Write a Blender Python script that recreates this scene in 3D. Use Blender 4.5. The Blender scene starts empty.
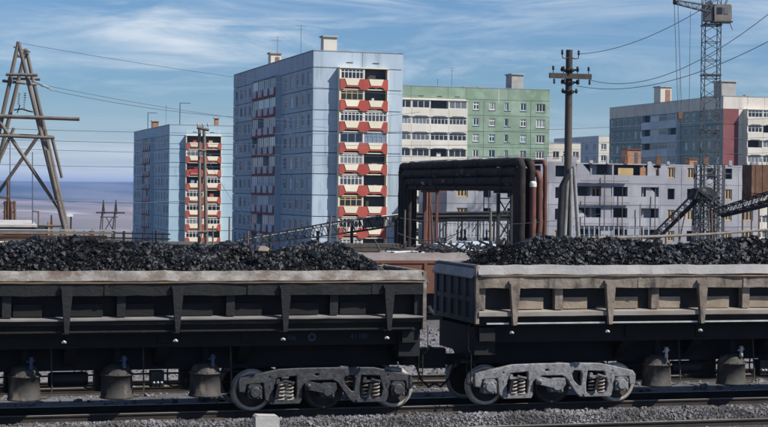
import bpy, math, random
import numpy as np
from mathutils import Vector, Matrix

random.seed(11)
RNG = np.random.default_rng(7)
R = math.radians
scene = bpy.context.scene
COL = scene.collection

# ---------------------------------------------------------------- camera
# world X runs along the tracks, Y away from the viewer, Z up; rail tops are z = 0
TH, FPX, ROLL, HOR, HC = R(16.5), 1705.0, 0.012, 192.0, 5.2
cam = bpy.data.cameras.new('camera')
cam.sensor_width = 36.0
cam.lens = 36.0 * FPX / 768.0
cam.shift_y = -(213.5 - HOR) / 768.0
cam.clip_start = 0.5
cam.clip_end = 90000
cam_o = bpy.data.objects.new('camera', cam)
COL.objects.link(cam_o)
cam_o.matrix_world = (Matrix.Translation((0, 0, HC)) @ Matrix.Rotation(-TH, 4, 'Z')
                      @ Matrix.Rotation(R(90), 4, 'X') @ Matrix.Rotation(ROLL, 4, 'Z'))
scene.camera = cam_o

# ---------------------------------------------------------------- sky
SUN_AZ = R(-38)      # direction to the sun measured from +X (towards -Y)
SUN_EL = R(48)
world = bpy.data.worlds.new('World')
scene.world = world
world.use_nodes = True
nt = world.node_tree
nt.nodes.clear()
def wn(t, **k):
    n = nt.nodes.new(t)
    for a, b in k.items():
        setattr(n, a, b)
    return n
sky = wn('ShaderNodeTexSky', sky_type='NISHITA', sun_disc=False, sun_elevation=SUN_EL,
         sun_rotation=R(90) - SUN_AZ, altitude=200, air_density=1.0, dust_density=0.5, ozone_density=2.2)
bg = wn('ShaderNodeBackground')
bg.inputs['Strength'].default_value = 0.05
out = wn('ShaderNodeOutputWorld')
tc = wn('ShaderNodeTexCoord')
sep = wn('ShaderNodeSeparateXYZ')
nt.links.new(tc.outputs['Generated'], sep.inputs[0])
def wmath(op, a, b=None):
    n = wn('ShaderNodeMath', operation=op)
    for i, v in enumerate((a, b)):
        if v is None:
            continue
        if isinstance(v, (int, float)):
            n.inputs[i].default_value = v
        else:
            nt.links.new(v, n.inputs[i])
    return n.outputs[0]
def cloud(scale, rot, loc, det, rough, lo, hi, dist=0.6):
    """wisps: noise over the direction of view, drawn out along the horizon"""
    mp = wn('ShaderNodeMapping')
    mp.inputs['Location'].default_value = loc
    mp.inputs['Rotation'].default_value = rot
    mp.inputs['Scale'].default_value = scale
    nt.links.new(tc.outputs['Generated'], mp.inputs[0])
    nz = wn('ShaderNodeTexNoise')
    nz.inputs['Scale'].default_value = 1.0
    nz.inputs['Detail'].default_value = det
    nz.inputs['Roughness'].default_value = rough
    nz.inputs['Distortion'].default_value = dist
    nt.links.new(mp.outputs[0], nz.inputs['Vector'])
    mr = wn('ShaderNodeMapRange', interpolation_type='SMOOTHSTEP')
    mr.inputs['From Min'].default_value = lo
    mr.inputs['From Max'].default_value = hi
    nt.links.new(nz.outputs['Fac'], mr.inputs['Value'])
    return mr.outputs[0]
c1 = cloud((7, 7, 46), (R(3), R(-6), 0), (2.1, 1.7, 0.4), 9, 0.62, 0.40, 0.74, 0.9)
c2 = cloud((17, 17, 120), (R(2), R(-7), 0), (7.4, 0.3, 2.0), 8, 0.62, 0.52, 0.86, 0.8)
c3 = cloud((4.5, 4.5, 20), (0, R(-4), 0), (5.9, 3.2, 1.1), 5, 0.55, 0.40, 0.66, 0.4)
c4 = cloud((9, 9, 150), (0, R(-1), 0), (1.0, 4.4, 3.0), 7, 0.55, 0.38, 0.62, 0.5)
low = wn('ShaderNodeMapRange', interpolation_type='SMOOTHSTEP')
low.inputs['From Min'].default_value = 0.06
low.inputs['From Max'].default_value = 0.0
nt.links.new(sep.outputs[2], low.inputs['Value'])
cf = wmath('MULTIPLY', wmath('MAXIMUM', c1, wmath('MULTIPLY', c2, 0.7)), wmath('ADD', wmath('MULTIPLY', c3, 0.70), 0.32))
cf = wmath('MAXIMUM', cf, wmath('MULTIPLY', wmath('ADD', wmath('MULTIPLY', c4, 0.45), 0.6), low.outputs[0]))
cf = wmath('MULTIPLY', cf, 0.85)
mixc = wn('ShaderNodeMix', data_type='RGBA')
nt.links.new(cf, mixc.inputs['Factor'])
tint = wn('ShaderNodeMix', data_type='RGBA', blend_type='MULTIPLY')
tint.inputs['Factor'].default_value = 1.0
tint.inputs['B'].default_value = (0.76, 1.07, 1.46, 1)
nt.links.new(sky.outputs[0], tint.inputs['A'])
nt.links.new(tint.outputs['Result'], mixc.inputs['A'])
mixc.inputs['B'].default_value = (11.6, 12.6, 13.6, 1)
nt.links.new(mixc.outputs['Result'], bg.inputs['Color'])
nt.links.new(bg.outputs[0], out.inputs[0])

# ---------------------------------------------------------------- sun
sun = bpy.data.lights.new('sun', 'SUN')
sun.energy = 5.0
sun.angle = R(0.55)
sun.color = (1.0, 0.965, 0.90)
sun_o = bpy.data.objects.new('sun', sun)
COL.objects.link(sun_o)
sd = Vector((math.cos(SUN_EL) * math.cos(SUN_AZ), math.cos(SUN_EL) * math.sin(SUN_AZ), math.sin(SUN_EL)))
sun_o.rotation_euler = sd.to_track_quat('Z', 'Y').to_euler()
sun_o.location = (60, -60, 80)

vs = scene.view_settings
vs.view_transform = 'Standard'
vs.look = 'None'
vs.exposure = 0.42
vs.gamma = 1.0
vs.use_curve_mapping = False
scene.cycles.max_bounces = 6
scene.cycles.volume_bounces = 0
scene.cycles.use_denoising = True

# ---------------------------------------------------------------- materials
MATS = {}
def pmat(name, c1, c2=None, scale=1.0, rough=0.8, metal=0.0, bump=0.0, bscale=None, st=(1, 1, 1), lo=0.4, hi=0.65,
         c3=None, s3=None, lo3=0.55, hi3=0.72, rnd=0.0, spec=0.4, dark=None, st3=None):
    m = bpy.data.materials.new(name)
    m.use_nodes = True
    t = m.node_tree
    bs = t.nodes['Principled BSDF']
    bs.inputs['Roughness'].default_value = rough
    bs.inputs['Metallic'].default_value = metal
    bs.inputs['Specular IOR Level'].default_value = spec
    L = t.links.new
    geo = t.nodes.new('ShaderNodeNewGeometry')
    def noise(sc, stv, det=6):
        mp = t.nodes.new('ShaderNodeMapping')
        mp.inputs['Scale'].default_value = stv
        L(geo.outputs['Position'], mp.inputs[0])
        n = t.nodes.new('ShaderNodeTexNoise')
        n.inputs['Scale'].default_value = sc
        n.inputs['Detail'].default_value = det
        n.inputs['Roughness'].default_value = 0.62
        L(mp.outputs[0], n.inputs['Vector'])
        return n.outputs['Fac']
    def rng(v, a, b):
        r = t.nodes.new('ShaderNodeMapRange')
        r.inputs['From Min'].default_value = a
        r.inputs['From Max'].default_value = b
        L(v, r.inputs['Value'])
        return r.outputs[0]
    def mix(f, a, b, bt='MIX'):
        x = t.nodes.new('ShaderNodeMix')
        x.data_type = 'RGBA'
        x.blend_type = bt
        for key, v in (('Factor', f), ('A', a), ('B', b)):
            s = x.inputs[key]
            if isinstance(v, tuple):
                s.default_value = (*v, 1)
            elif isinstance(v, (int, float)):
                s.default_value = v
            else:
                L(v, s)
        return x.outputs['Result']
    col = c1
    if c2 is not None:
        col = mix(rng(noise(scale, st), lo, hi), c1, c2)
    if c3 is not None:
        col = mix(rng(noise(s3 or scale * 3.1, st3 or st, 8), lo3, hi3), col, c3)
    if rnd:
        oi = t.nodes.new('ShaderNodeObjectInfo')
        v = t.nodes.new('ShaderNodeMapRange')
        v.inputs['To Min'].default_value = 1 - rnd
        v.inputs['To Max'].default_value = 1 + rnd
        L(oi.outputs['Random'], v.inputs['Value'])
        cc = t.nodes.new('ShaderNodeCombineXYZ')
        for i in range(3):
            L(v.outputs[0], cc.inputs[i])
        col = mix(1.0, col, cc.outputs[0], 'MULTIPLY')
    if isinstance(col, tuple):
        bs.inputs['Base Color'].default_value = (*col, 1)
    else:
        L(col, bs.inputs['Base Color'])
    if bump:
        b = t.nodes.new('ShaderNodeBump')
        b.inputs['Strength'].default_value = bump
        b.inputs['Distance'].default_value = 0.05
        L(noise(bscale or scale * 4, (1, 1, 1), 8), b.inputs['Height'])
        L(b.outputs[0], bs.inputs['Normal'])
    MATS[name] = m
    return m

def glassmat(name, c1, c2, rough=0.08):
    """window glass: dark room or pale curtain behind it, different for every pane"""
    m = bpy.data.materials.new(name)
    m.use_nodes = True
    t = m.node_tree
    bs = t.nodes['Principled BSDF']
    bs.inputs['Roughness'].default_value = rough
    bs.inputs['Specular IOR Level'].default_value = 0.6
    oi = t.nodes.new('ShaderNodeObjectInfo')
    r = t.nodes.new('ShaderNodeMapRange')
    r.inputs['From Min'].default_value = 0.55
    r.inputs['From Max'].default_value = 1.0
    t.links.new(oi.outputs['Random'], r.inputs['Value'])
    x = t.nodes.new('ShaderNodeMix')
    x.data_type = 'RGBA'
    x.inputs['A'].default_value = (*c1, 1)
    x.inputs['B'].default_value = (*c2, 1)
    t.links.new(r.outputs[0], x.inputs['Factor'])
    t.links.new(x.outputs['Result'], bs.inputs['Base Color'])
    MATS[name] = m
    return m

pmat('blue_panel', (.355, .435, .515), (.415, .485, .55), .12, .85, rnd=.09, bump=.15, bscale=3, c3=(.21, .26, .31), s3=.9, st3=(1, 1, .10), lo3=.50, hi3=.74)
pmat('blue_panel_b', (.33, .46, .55), (.39, .51, .59), .12, .85, rnd=.05, c3=(.22, .33, .42), s3=.5, st3=(1, 1, .25), lo3=.58, hi3=.8)
pmat('green_panel', (.19, .27, .19), (.26, .33, .255), .15, .85, rnd=.07, c3=(.27, .38, .28), s3=.6, lo3=.5, hi3=.7)
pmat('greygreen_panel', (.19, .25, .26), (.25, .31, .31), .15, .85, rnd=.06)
pmat('white_panel', (.58, .54, .46), (.66, .62, .54), .2, .85, rnd=.05, c3=(.42, .38, .33), s3=.7, st3=(1, 1, .2), lo3=.57, hi3=.78)
pmat('stained_white', (.62, .58, .52), (.55, .50, .45), .4, .85, c3=(.36, .25, .18), s3=.9, st3=(1, 1, .12), lo3=.56, hi3=.75)
pmat('pink_panel', (.20, .065, .065), (.25, .09, .088), .3, .85, rnd=.06)
pmat('red_parapet', (.36, .062, .044), (.42, .095, .066), .5, .8, rnd=.10)
pmat('cream_parapet', (.72, .64, .48), (.78, .71, .56), .4, .8, rnd=.06)
pmat('maroon_parapet', (.20, .05, .05), (.26, .075, .07), .5, .8, rnd=.1)
pmat('pale_parapet', (.42, .48, .55), (.50, .55, .60), .4, .8, rnd=.12)
pmat('white_paint', (.66, .65, .62), (.55, .53, .50), 1.5, .6, rnd=.08)
pmat('blue_paint', (.14, .26, .42), (.20, .32, .48), 1.0, .6)
pmat('ochre_wood', (.42, .29, .13), (.50, .37, .19), 1.2, .75, rnd=.15)
pmat('red_cloth', (.50, .04, .03), (.42, .03, .03), 1.0, .9)
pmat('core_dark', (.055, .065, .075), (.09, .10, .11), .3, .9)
pmat('joint', (.05, .06, .08), None, rough=.9)
pmat('concrete_panel', (.29, .29, .32), (.39, .385, .415), .18, .9, rnd=.11, bump=.2, bscale=2.5, c3=(.21, .21, .235), s3=.5, st3=(1, 1, .4), lo3=.5, hi3=.72)
pmat('concrete', (.42, .40, .38), (.34, .32, .30), .8, .9, bump=.3, bscale=9, c3=(.24, .22, .20), s3=1.7, lo3=.55)
pmat('old_concrete', (.27, .26, .25), (.20, .19, .18), 1.2, .9, bump=.3, bscale=9, c3=(.11, .10, .095), s3=2.4, st3=(1, 1, .2))
pmat('roof_felt', (.05, .05, .05), (.08, .08, .08), .4, .95)
pmat('brick_orange', (.31, .15, .085), (.38, .20, .12), .8, .85, c3=(.30, .10, .05), s3=3, rnd=.1)
glassmat('glass', (.018, .022, .028), (.22, .24, .26))
glassmat('glass_shade', (.012, .015, .02), (.66, .70, .76))  # copy for shaded walls, its curtain tone lightened against the shade
glassmat('glass_void', (.008, .008, .01), (.03, .03, .035), .6)
pmat('old_wood', (.125, .105, .09), (.18, .155, .13), 1.5, .9, st=(1, 1, .15), bump=.3, bscale=12, c3=(.10, .08, .065), s3=2.2, st3=(1, 1, .3))
pmat('dark_wood', (.05, .041, .035), (.085, .07, .06), 1.5, .9, st=(1, 1, .15), bump=.3, bscale=12, c3=(.05, .042, .036), s3=2.2, st3=(1, 1, .3))
pmat('wire', (.07, .085, .115), None, rough=.7)
pmat('insulator', (.35, .38, .38), None, rough=.25)
pmat('crane_steel', (.055, .065, .075), (.09, .09, .09), .8, .6, c3=(.10, .07, .05), s3=2)
pmat('crane_cab', (.20, .17, .14), (.27, .24, .20), 1, .6, c3=(.12, .10, .08), s3=2)
pmat('boom_steel', (.014, .015, .018), (.028, .028, .028), .9, .65, c3=(.05, .032, .024), s3=2.5)
pmat('galvanised', (.40, .41, .42), (.30, .31, .33), 1.2, .5, metal=.3)
pmat('black_pipe', (.012, .0075, .006), (.024, .014, .011), .9, .85, bump=1.0, bscale=2.2, c3=(.06, .03, .02), s3=1.9, lo3=.55)
pmat('red_pipe', (.105, .04, .028), (.145, .058, .04), .9, .7, bump=.3, bscale=4, c3=(.08, .035, .03), s3=2, st3=(1, 1, .3))
pmat('pipe_cap', (.70, .66, .60), (.5, .46, .42), 3, .7)
pmat('rust', (.12, .058, .034), (.185, .095, .058), 1.6, .85, bump=.3, bscale=8, c3=(.09, .04, .025), s3=3, st3=(1, 1, .25), rnd=.1)
pmat('brown_wagon', (.115, .045, .028), (.15, .062, .038), .8, .75, c3=(.12, .045, .03), s3=2.2, st3=(1, 1, .2))
pmat('ore', (.15, .125, .118), (.20, .17, .16), 1.2, .95, bump=.6, bscale=6)
pmat('coal', (.0035, .004, .005), (.008, .0085, .011), 4, .34, bump=.5, bscale=22, spec=.36)
pmat('coal_dull', (.004, .004, .005), (.008, .0085, .0095), 5, .8, spec=.12)
pmat('coal_base', (.008, .008, .010), (.014, .014, .016), 4, .7)
pmat('rail_side', (.018, .014, .012), (.035, .027, .022), 2, .8, bump=.2, bscale=14)  # rust brown, darkened to paint in the shade under the rail head
pmat('rail_foot', (.17, .135, .105), (.10, .08, .065), 4, .9, bump=.3, bscale=20)  # tan of the sunlit foot, its light put into the colour
pmat('rail_top', (.40, .36, .31), (.30, .26, .22), 3, .5, metal=.25, st=(.2, 1, 1))
pmat('gravel', (.065, .063, .068), (.14, .135, .142), .45, .95, bump=.9, bscale=24, c3=(.06, .058, .06), s3=7, lo3=.5, hi3=.68)
pmat('shaded_gravel', (.012, .012, .013), (.028, .027, .028), 1.1, .95, bump=.9, bscale=24, c3=(.05, .048, .05), s3=9, lo3=.58, hi3=.75)  # ballast under the wagons, their shade put into its dark colour
pmat('stone', (.07, .066, .068), (.225, .217, .226), .7, .9, c3=(.055, .05, .05), s3=14, lo3=.5, hi3=.7)
# wagons: one black and sooty, one worn to dusty tan
pmat('black_paint', (.006, .0065, .0065), (.012, .012, .012), 1.3, .6, bump=.35, bscale=9, c3=(.055, .034, .022), s3=2.4, st3=(1, 1, .5), lo3=.60, hi3=.82)
pmat('black_under', (.004, .004, .0045), (.008, .008, .008), 1.3, .8, bump=.2, bscale=9)  # underframe black, deepened to put the shade below the floor into colour
pmat('worn_rim_a', (.13, .115, .10), (.27, .25, .23), 4.5, .7, bump=.35, bscale=14, st=(.6, 1, 1), c3=(.10, .062, .045), s3=3.6, lo3=.48, hi3=.66)
pmat('worn_rim_b', (.21, .203, .203), (.28, .268, .262), 2.2, .7, bump=.35, bscale=14, st=(.6, 1, 1), c3=(.17, .135, .10), s3=2.6, lo3=.55, hi3=.80)
pmat('worn_lip', (.20, .14, .08), (.07, .055, .045), 3, .8, st=(.5, 1, 1))
pmat('tan_side', (.15, .118, .09), (.26, .22, .18), 1.8, .8, bump=.4, bscale=12, c3=(.035, .03, .028), s3=2.4, st3=(1.3, 1, .4), lo3=.50, hi3=.70)
pmat('tan_panel', (.20, .155, .115), (.30, .24, .18), 1.5, .8, bump=.3, bscale=12, c3=(.14, .11, .09), s3=2.6, st3=(1, 1, .35))
pmat('shaded_end', (.022, .030, .042), (.036, .046, .06), 1.5, .7, bump=.3, bscale=9, c3=(.03, .033, .04), s3=3)  # end wall facing away from the sun, its blue shade put into the colour
pmat('ledge_a', (.19, .175, .17), (.12, .11, .105), 2.5, .75, st=(.5, 1, 1), c3=(.08, .065, .055), s3=3)
pmat('ledge_b', (.26, .235, .21), (.19, .155, .125), 2.5, .75, st=(.5, 1, 1))
pmat('bright_steel', (.62, .61, .60), (.45, .44, .43), 3, .4, metal=.4)
pmat('bogie_a', (.026, .028, .031), (.055, .056, .058), 7, .55, bump=.4, bscale=16, c3=(.10, .072, .05), s3=9, lo3=.58, hi3=.8)
pmat('bogie_b', (.15, .147, .155), (.25, .243, .25), 8, .75, bump=.4, bscale=16, c3=(.05, .04, .032), s3=6, lo3=.52, hi3=.72)
pmat('wheel_disc', (.028, .023, .020), (.06, .048, .038), 3, .8, bump=.2, bscale=14)
pmat('tyre', (.40, .37, .33), (.27, .235, .20), 3, .42, metal=.2)
pmat('spring_rust', (.22, .19, .165), (.30, .27, .24), 4, .7, c3=(.17, .10, .06), s3=6)
pmat('cylinder_paint', (.030, .028, .026), (.06, .052, .045), 2.2, .75, bump=.25, bscale=10, c3=(.19, .15, .11), s3=3.5, lo3=.55, st3=(1, 1, .4))
pmat('blue_valve', (.05, .09, .16), (.03, .05, .08), 3, .6)
pmat('blue_letter', (.045, .07, .115), None, rough=.8)
pmat('valley', (.30, .25, .245), (.20, .215, .17), .0009, .95, lo=.42, hi=.60, c3=(.42, .31, .25), s3=.0022, st=(1, .35, 1), lo3=.53, hi3=.66)
M = MATS

def ground_material():
    m = bpy.data.materials.new('ground')
    m.use_nodes = True
    t = m.node_tree
    L = t.links.new
    bs = t.nodes['Principled BSDF']
    bs.inputs['Roughness'].default_value = .95
    bs.inputs['Specular IOR Level'].default_value = .1
    geo = t.nodes.new('ShaderNodeNewGeometry')
    sp = t.nodes.new('ShaderNodeSeparateXYZ')
    L(geo.outputs['Position'], sp.inputs[0])
    def nz(sc, stv, det=8):
        mp = t.nodes.new('ShaderNodeMapping')
        mp.inputs['Scale'].default_value = stv
        L(geo.outputs['Position'], mp.inputs[0])
        n = t.nodes.new('ShaderNodeTexNoise')
        n.inputs['Scale'].default_value = sc
        n.inputs['Detail'].default_value = det
        L(mp.outputs[0], n.inputs['Vector'])
        return n.outputs['Fac']
    def rg(v, a, b):
        r = t.nodes.new('ShaderNodeMapRange')
        r.inputs['From Min'].default_value = a
        r.inputs['From Max'].default_value = b
        L(v, r.inputs['Value'])
        return r.outputs[0]
    def mx(f, a, b):
        x = t.nodes.new('ShaderNodeMix')
        x.data_type = 'RGBA'
        L(f, x.inputs['Factor'])
        for k, v in (('A', a), ('B', b)):
            if isinstance(v, tuple):
                x.inputs[k].default_value = (*v, 1)
            else:
                L(v, x.inputs[k])
        return x.outputs['Result']
    near = mx(rg(nz(2.2, (1, 1, 1)), .4, .62), (.13, .126, .132), (.20, .193, .20))
    near = mx(rg(nz(9, (1, 1, 1)), .52, .66), near, (.10, .095, .095))
    yard = mx(rg(nz(.06, (1, 1, 1)), .4, .6), (.055, .05, .048), (.10, .09, .082))
    vall = mx(rg(nz(.0011, (1, .45, 1)), .42, .60), (.22, .19, .20), (.085, .095, .07))
    vall = mx(rg(nz(.0016, (1, .4, 1)), .54, .66), vall, (.42, .26, .20))
    vall = mx(rg(nz(.004, (.6, .3, 1)), .62, .68), vall, (.36, .34, .37))
    far = mx(rg(nz(.0009, (1, .3, 1)), .42, .62), (.035, .05, .045), (.17, .165, .15))
    c = mx(rg(sp.outputs[1], 75, 110), near, yard)
    c = mx(rg(sp.outputs[1], 420, 900), c, vall)
    c = mx(rg(sp.outputs[1], 9000, 12500), c, far)
    L(c, bs.inputs['Base Color'])
    b = t.nodes.new('ShaderNodeBump')
    b.inputs['Strength'].default_value = .8
    b.inputs['Distance'].default_value = .05
    L(nz(18, (1, 1, 1)), b.inputs['Height'])
    L(b.outputs[0], bs.inputs['Normal'])
    MATS['ground'] = m
ground_material()

# ---------------------------------------------------------------- mesh helpers
class MB:
    def __init__(s):
        s.v = []; s.f = []; s.mi = []
        s.smooth = []
    def add(s, vs_, fs, mi=0, sm=False):
        o = len(s.v)
        s.v.extend([tuple(p) for p in vs_])
        for f in fs:
            s.f.append([o + i for i in f]); s.mi.append(mi); s.smooth.append(sm)
        return s
    def box(s, x0, x1, y0, y1, z0, z1, mi=0):
        v = [(x, y, z) for x in (x0, x1) for y in (y0, y1) for z in (z0, z1)]
        return s.add(v, [(0, 1, 3, 2), (4, 6, 7, 5), (0, 4, 5, 1), (2, 3, 7, 6), (0, 2, 6, 4), (1, 5, 7, 3)], mi)
    def prism(s, poly, y0, y1, plane='xz', mi=0):
        """extrude a 2D polygon: plane xz -> depth along y, yz -> depth along x, xy -> depth along z"""
        def p3(a, b, c):
            return {'xz': (a, c, b), 'yz': (c, a, b), 'xy': (a, b, c)}[plane]
        n = len(poly)
        v = [p3(a, b, y0) for a, b in poly] + [p3(a, b, y1) for a, b in poly]
        f = [tuple(range(n)), tuple(range(2 * n - 1, n - 1, -1))]
        f += [(i, i + n, (i + 1) % n + n, (i + 1) % n) for i in range(n)]
        return s.add(v, f, mi)
    def bar(s, p, q, r, r2=None, n=6, mi=0, sm=True, caps=True):
        p = Vector(p); q = Vector(q)
        d = q - p
        if d.length < 1e-6:
            return s
        d.normalize()
        a = d.cross(Vector((0, 0, 1)) if abs(d.z) < .95 else Vector((1, 0, 0))).normalized()
        b = d.cross(a)
        r2 = r if r2 is None else r2
        v = []
        for c, rr in ((p, r), (q, r2)):
            for i in range(n):
                t = 2 * math.pi * (i + .5) / n
                v.append(c + (a * math.cos(t) + b * math.sin(t)) * rr)
        f = [(i, (i + 1) % n, (i + 1) % n + n, i + n) for i in range(n)]
        s.add(v, f, mi, sm and n > 4)
        if caps:
            s.add(v[:n], [tuple(range(n))[::-1]], mi); s.add(v[n:], [tuple(range(n))], mi)
        return s
    def tube(s, pts, r, n=6, mi=0, caps=True, sm=True):
        pts = [Vector(p) for p in pts]
        rings = []
        up = None
        for i, p in enumerate(pts):
            d = (pts[min(i + 1, len(pts) - 1)] - pts[max(i - 1, 0)]).normalized()
            if up is None:
                up = d.cross(Vector((0, 0, 1)) if abs(d.z) < .95 else Vector((1, 0, 0))).normalized()
            up = (up - d * up.dot(d)).normalized()
            b = d.cross(up)
            rr = r[i] if isinstance(r, (list, tuple)) else r
            rings.append([p + (up * math.cos(2 * math.pi * k / n) + b * math.sin(2 * math.pi * k / n)) * rr for k in range(n)])
        v = [q for rg_ in rings for q in rg_]
        f = []
        for i in range(len(pts) - 1):
            for k in range(n):
                f.append((i * n + k, i * n + (k + 1) % n, (i + 1) * n + (k + 1) % n, (i + 1) * n + k))
        s.add(v, f, mi, sm)
        if caps:
            s.add(rings[0], [tuple(range(n))[::-1]], mi); s.add(rings[-1], [tuple(range(n))], mi)
        return s
    def lathe(s, prof, c=(0, 0, 0), axis='z', n=24, mi=0, sm=True):
        """prof: (radius, height[, material]) points"""
        v = []
        for p in prof:
            r, h = p[0], p[1]
            for k in range(n):
                t = 2 * math.pi * k / n
                a, b = r * math.cos(t), r * math.sin(t)
                q = {'z': (a, b, h), 'y': (a, h, b), 'x': (h, a, b)}[axis]
                v.append((c[0] + q[0], c[1] + q[1], c[2] + q[2]))
        for i in range(len(prof) - 1):
            m_ = prof[i][2] if len(prof[i]) > 2 else mi
            s_ = [(i * n + k, i * n + (k + 1) % n, (i + 1) * n + (k + 1) % n, (i + 1) * n + k) for k in range(n)]
            base = len(s.v) if i == 0 else base
            if i == 0:
                s.v.extend(v)
            for q in s_:
                s.f.append([base + j for j in q]); s.mi.append(m_); s.smooth.append(sm)
        return s
    def mesh(s, name, mats):
        me = bpy.data.meshes.new(name)
        me.from_pydata(s.v, [], s.f)
        for m_ in (mats if isinstance(mats, (list, tuple)) else [mats]):
            me.materials.append(m_ if not isinstance(m_, str) else M[m_])
        me.polygons.foreach_set('material_index', s.mi)
        me.polygons.foreach_set('use_smooth', s.smooth)
        import bmesh
        b = bmesh.new(); b.from_mesh(me)
        bmesh.ops.recalc_face_normals(b, faces=b.faces)
        b.to_mesh(me); b.free()
        me.update()
        return me
    def obj(s, name, mats, parent=None, loc=(0, 0, 0), rz=0):
        return inst(name, s.mesh(name, mats), parent, loc, rz)

def inst(name, me, parent=None, loc=(0, 0, 0), rz=0, rot=None):
    o = bpy.data.objects.new(name, me)
    COL.objects.link(o)
    o.location = loc
    o.rotation_euler = rot if rot is not None else (0, 0, rz)
    if parent is not None:
        o.parent = parent
    return o
def tag(o, label=None, cat=None, group=None, kind=None):
    if label: o['label'] = label
    if cat: o['category'] = cat
    if group: o['group'] = group
    if kind: o['kind'] = kind
    return o
def thing(name, label, cat, loc=(0, 0, 0), group=None, rz=0):
    o = bpy.data.objects.new(name, None)
    o.empty_display_size = .5
    COL.objects.link(o)
    o.location = loc
    o.rotation_euler = (0, 0, rz)
    return tag(o, label, cat, group)
def copy_tree(o, parent=None):
    c = o.copy()
    COL.objects.link(c)
    c.parent = parent
    for ch in o.children:
        copy_tree(ch, c)
    return c

def at(x, y, D):
    """a sight line of the site survey: bearing and height angle (as plate position) at a distance D"""
    xr, yr = x - 384, y - HOR
    a, b = (xr + ROLL * yr) / FPX, (yr - ROLL * xr) / FPX
    return Vector((D * (math.sin(TH) + a * math.cos(TH)), D * (math.cos(TH) - a * math.sin(TH)), HC - b * D))

def lattice(mb, p, q, w0, w1, n, r=.04, side=None):
    """four chords with zig-zag bracing between two points"""
    p = Vector(p); q = Vector(q)
    d = (q - p).normalized()
    a = d.cross(Vector((0, 0, 1)) if abs(d.z) < .9 else Vector((0, 1, 0))).normalized()
    b = d.cross(a).normalized()
    def cor(t, k):
        w = (w0 + (w1 - w0) * t) / 2
        sx, sy = ((-1, -1), (1, -1), (1, 1), (-1, 1))[k % 4]
        return p.lerp(q, t) + a * w * sx + b * w * sy
    for k in range(4):
        mb.bar(cor(0, k), cor(1, k), r, n=4)
    for i in range(n):
        t0, t1 = i / n, (i + 1) / n
        for k in range(4):
            mb.bar(cor(t0, k + (i % 2)), cor(t1, k + 1 - (i % 2)), r * .6, n=3, caps=False)
            if i % 2 == 0:
                mb.bar(cor(t0, k), cor(t0, k + 1), r * .6, n=3, caps=False)
    return mb

def smooth(t):
    t = max(0., min(1., t))
    return t * t * (3 - 2 * t)

# ================================================================ ground
def hash2(ix, iy):
    v = np.sin(ix * 127.1 + iy * 311.7) * 43758.5453
    return v - np.floor(v)
def vnoise(x, y):
    ix, iy = np.floor(x), np.floor(y)
    fx, fy = x - ix, y - iy
    fx = fx * fx * (3 - 2 * fx); fy = fy * fy * (3 - 2 * fy)
    a = hash2(ix, iy); b = hash2(ix + 1, iy); c = hash2(ix, iy + 1); d = hash2(ix + 1, iy + 1)
    return (a * (1 - fx) + b * fx) * (1 - fy) + (c * (1 - fx) + d * fx) * fy
def fbm(x, y, o=4):
    s = 0; a = .5
    for i in range(o):
        s = s + a * vnoise(x, y); x = x * 2.03 + 11.3; y = y * 2.03 + 7.1; a *= .5
    return s
def sstep(a, b, x):
    t = np.clip((x - a) / (b - a), 0, 1)
    return t * t * (3 - 2 * t)
def ground_z(x, y):
    z = -.42 + 0 * x
    z = z - 3.6 * sstep(125, 195, y)
    z = z - 4.8 * sstep(300, 350, y)
    z = z - 56 * sstep(430, 1500, y)
    far = sstep(1500, 3500, y)
    z = z + far * ((fbm(x / 900, y / 900) - .45) * 18 + (fbm(x / 1500 + 9, y / 4200) - .45) * 34)
    z = z + sstep(10500, 17500, y) * (128 + 60 * (fbm(x / 5200 + 3, y / 9000) - .5) + 12 * fbm(x / 900, y / 2500))
    return z
ang = np.linspace(0, 2 * np.pi, 241)[:-1]
rad = np.concatenate([[3, 8, 16, 24, 34, 46, 60, 76, 92, 108, 124], np.linspace(140, 460, 26), np.geomspace(500, 30000, 88)])
verts = [(0, 0, -.42)]
for r_ in rad:
    xs, ys = r_ * np.sin(ang), r_ * np.cos(ang)
    zs = ground_z(xs, ys)
    verts += list(zip(xs.tolist(), ys.tolist(), zs.tolist()))
na = len(ang)
faces = [(0, 1 + k, 1 + (k + 1) % na) for k in range(na)]
for i in range(len(rad) - 1):
    o0, o1 = 1 + i * na, 1 + (i + 1) * na
    faces += [(o0 + k, o1 + k, o1 + (k + 1) % na, o0 + (k + 1) % na) for k in range(na)]
g = MB(); g.add(verts, faces, 0, True)
tag(g.obj('ground', 'ground'), 'grey yard ground falling away to a wide valley and far hills', 'ground', kind='structure')

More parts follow.
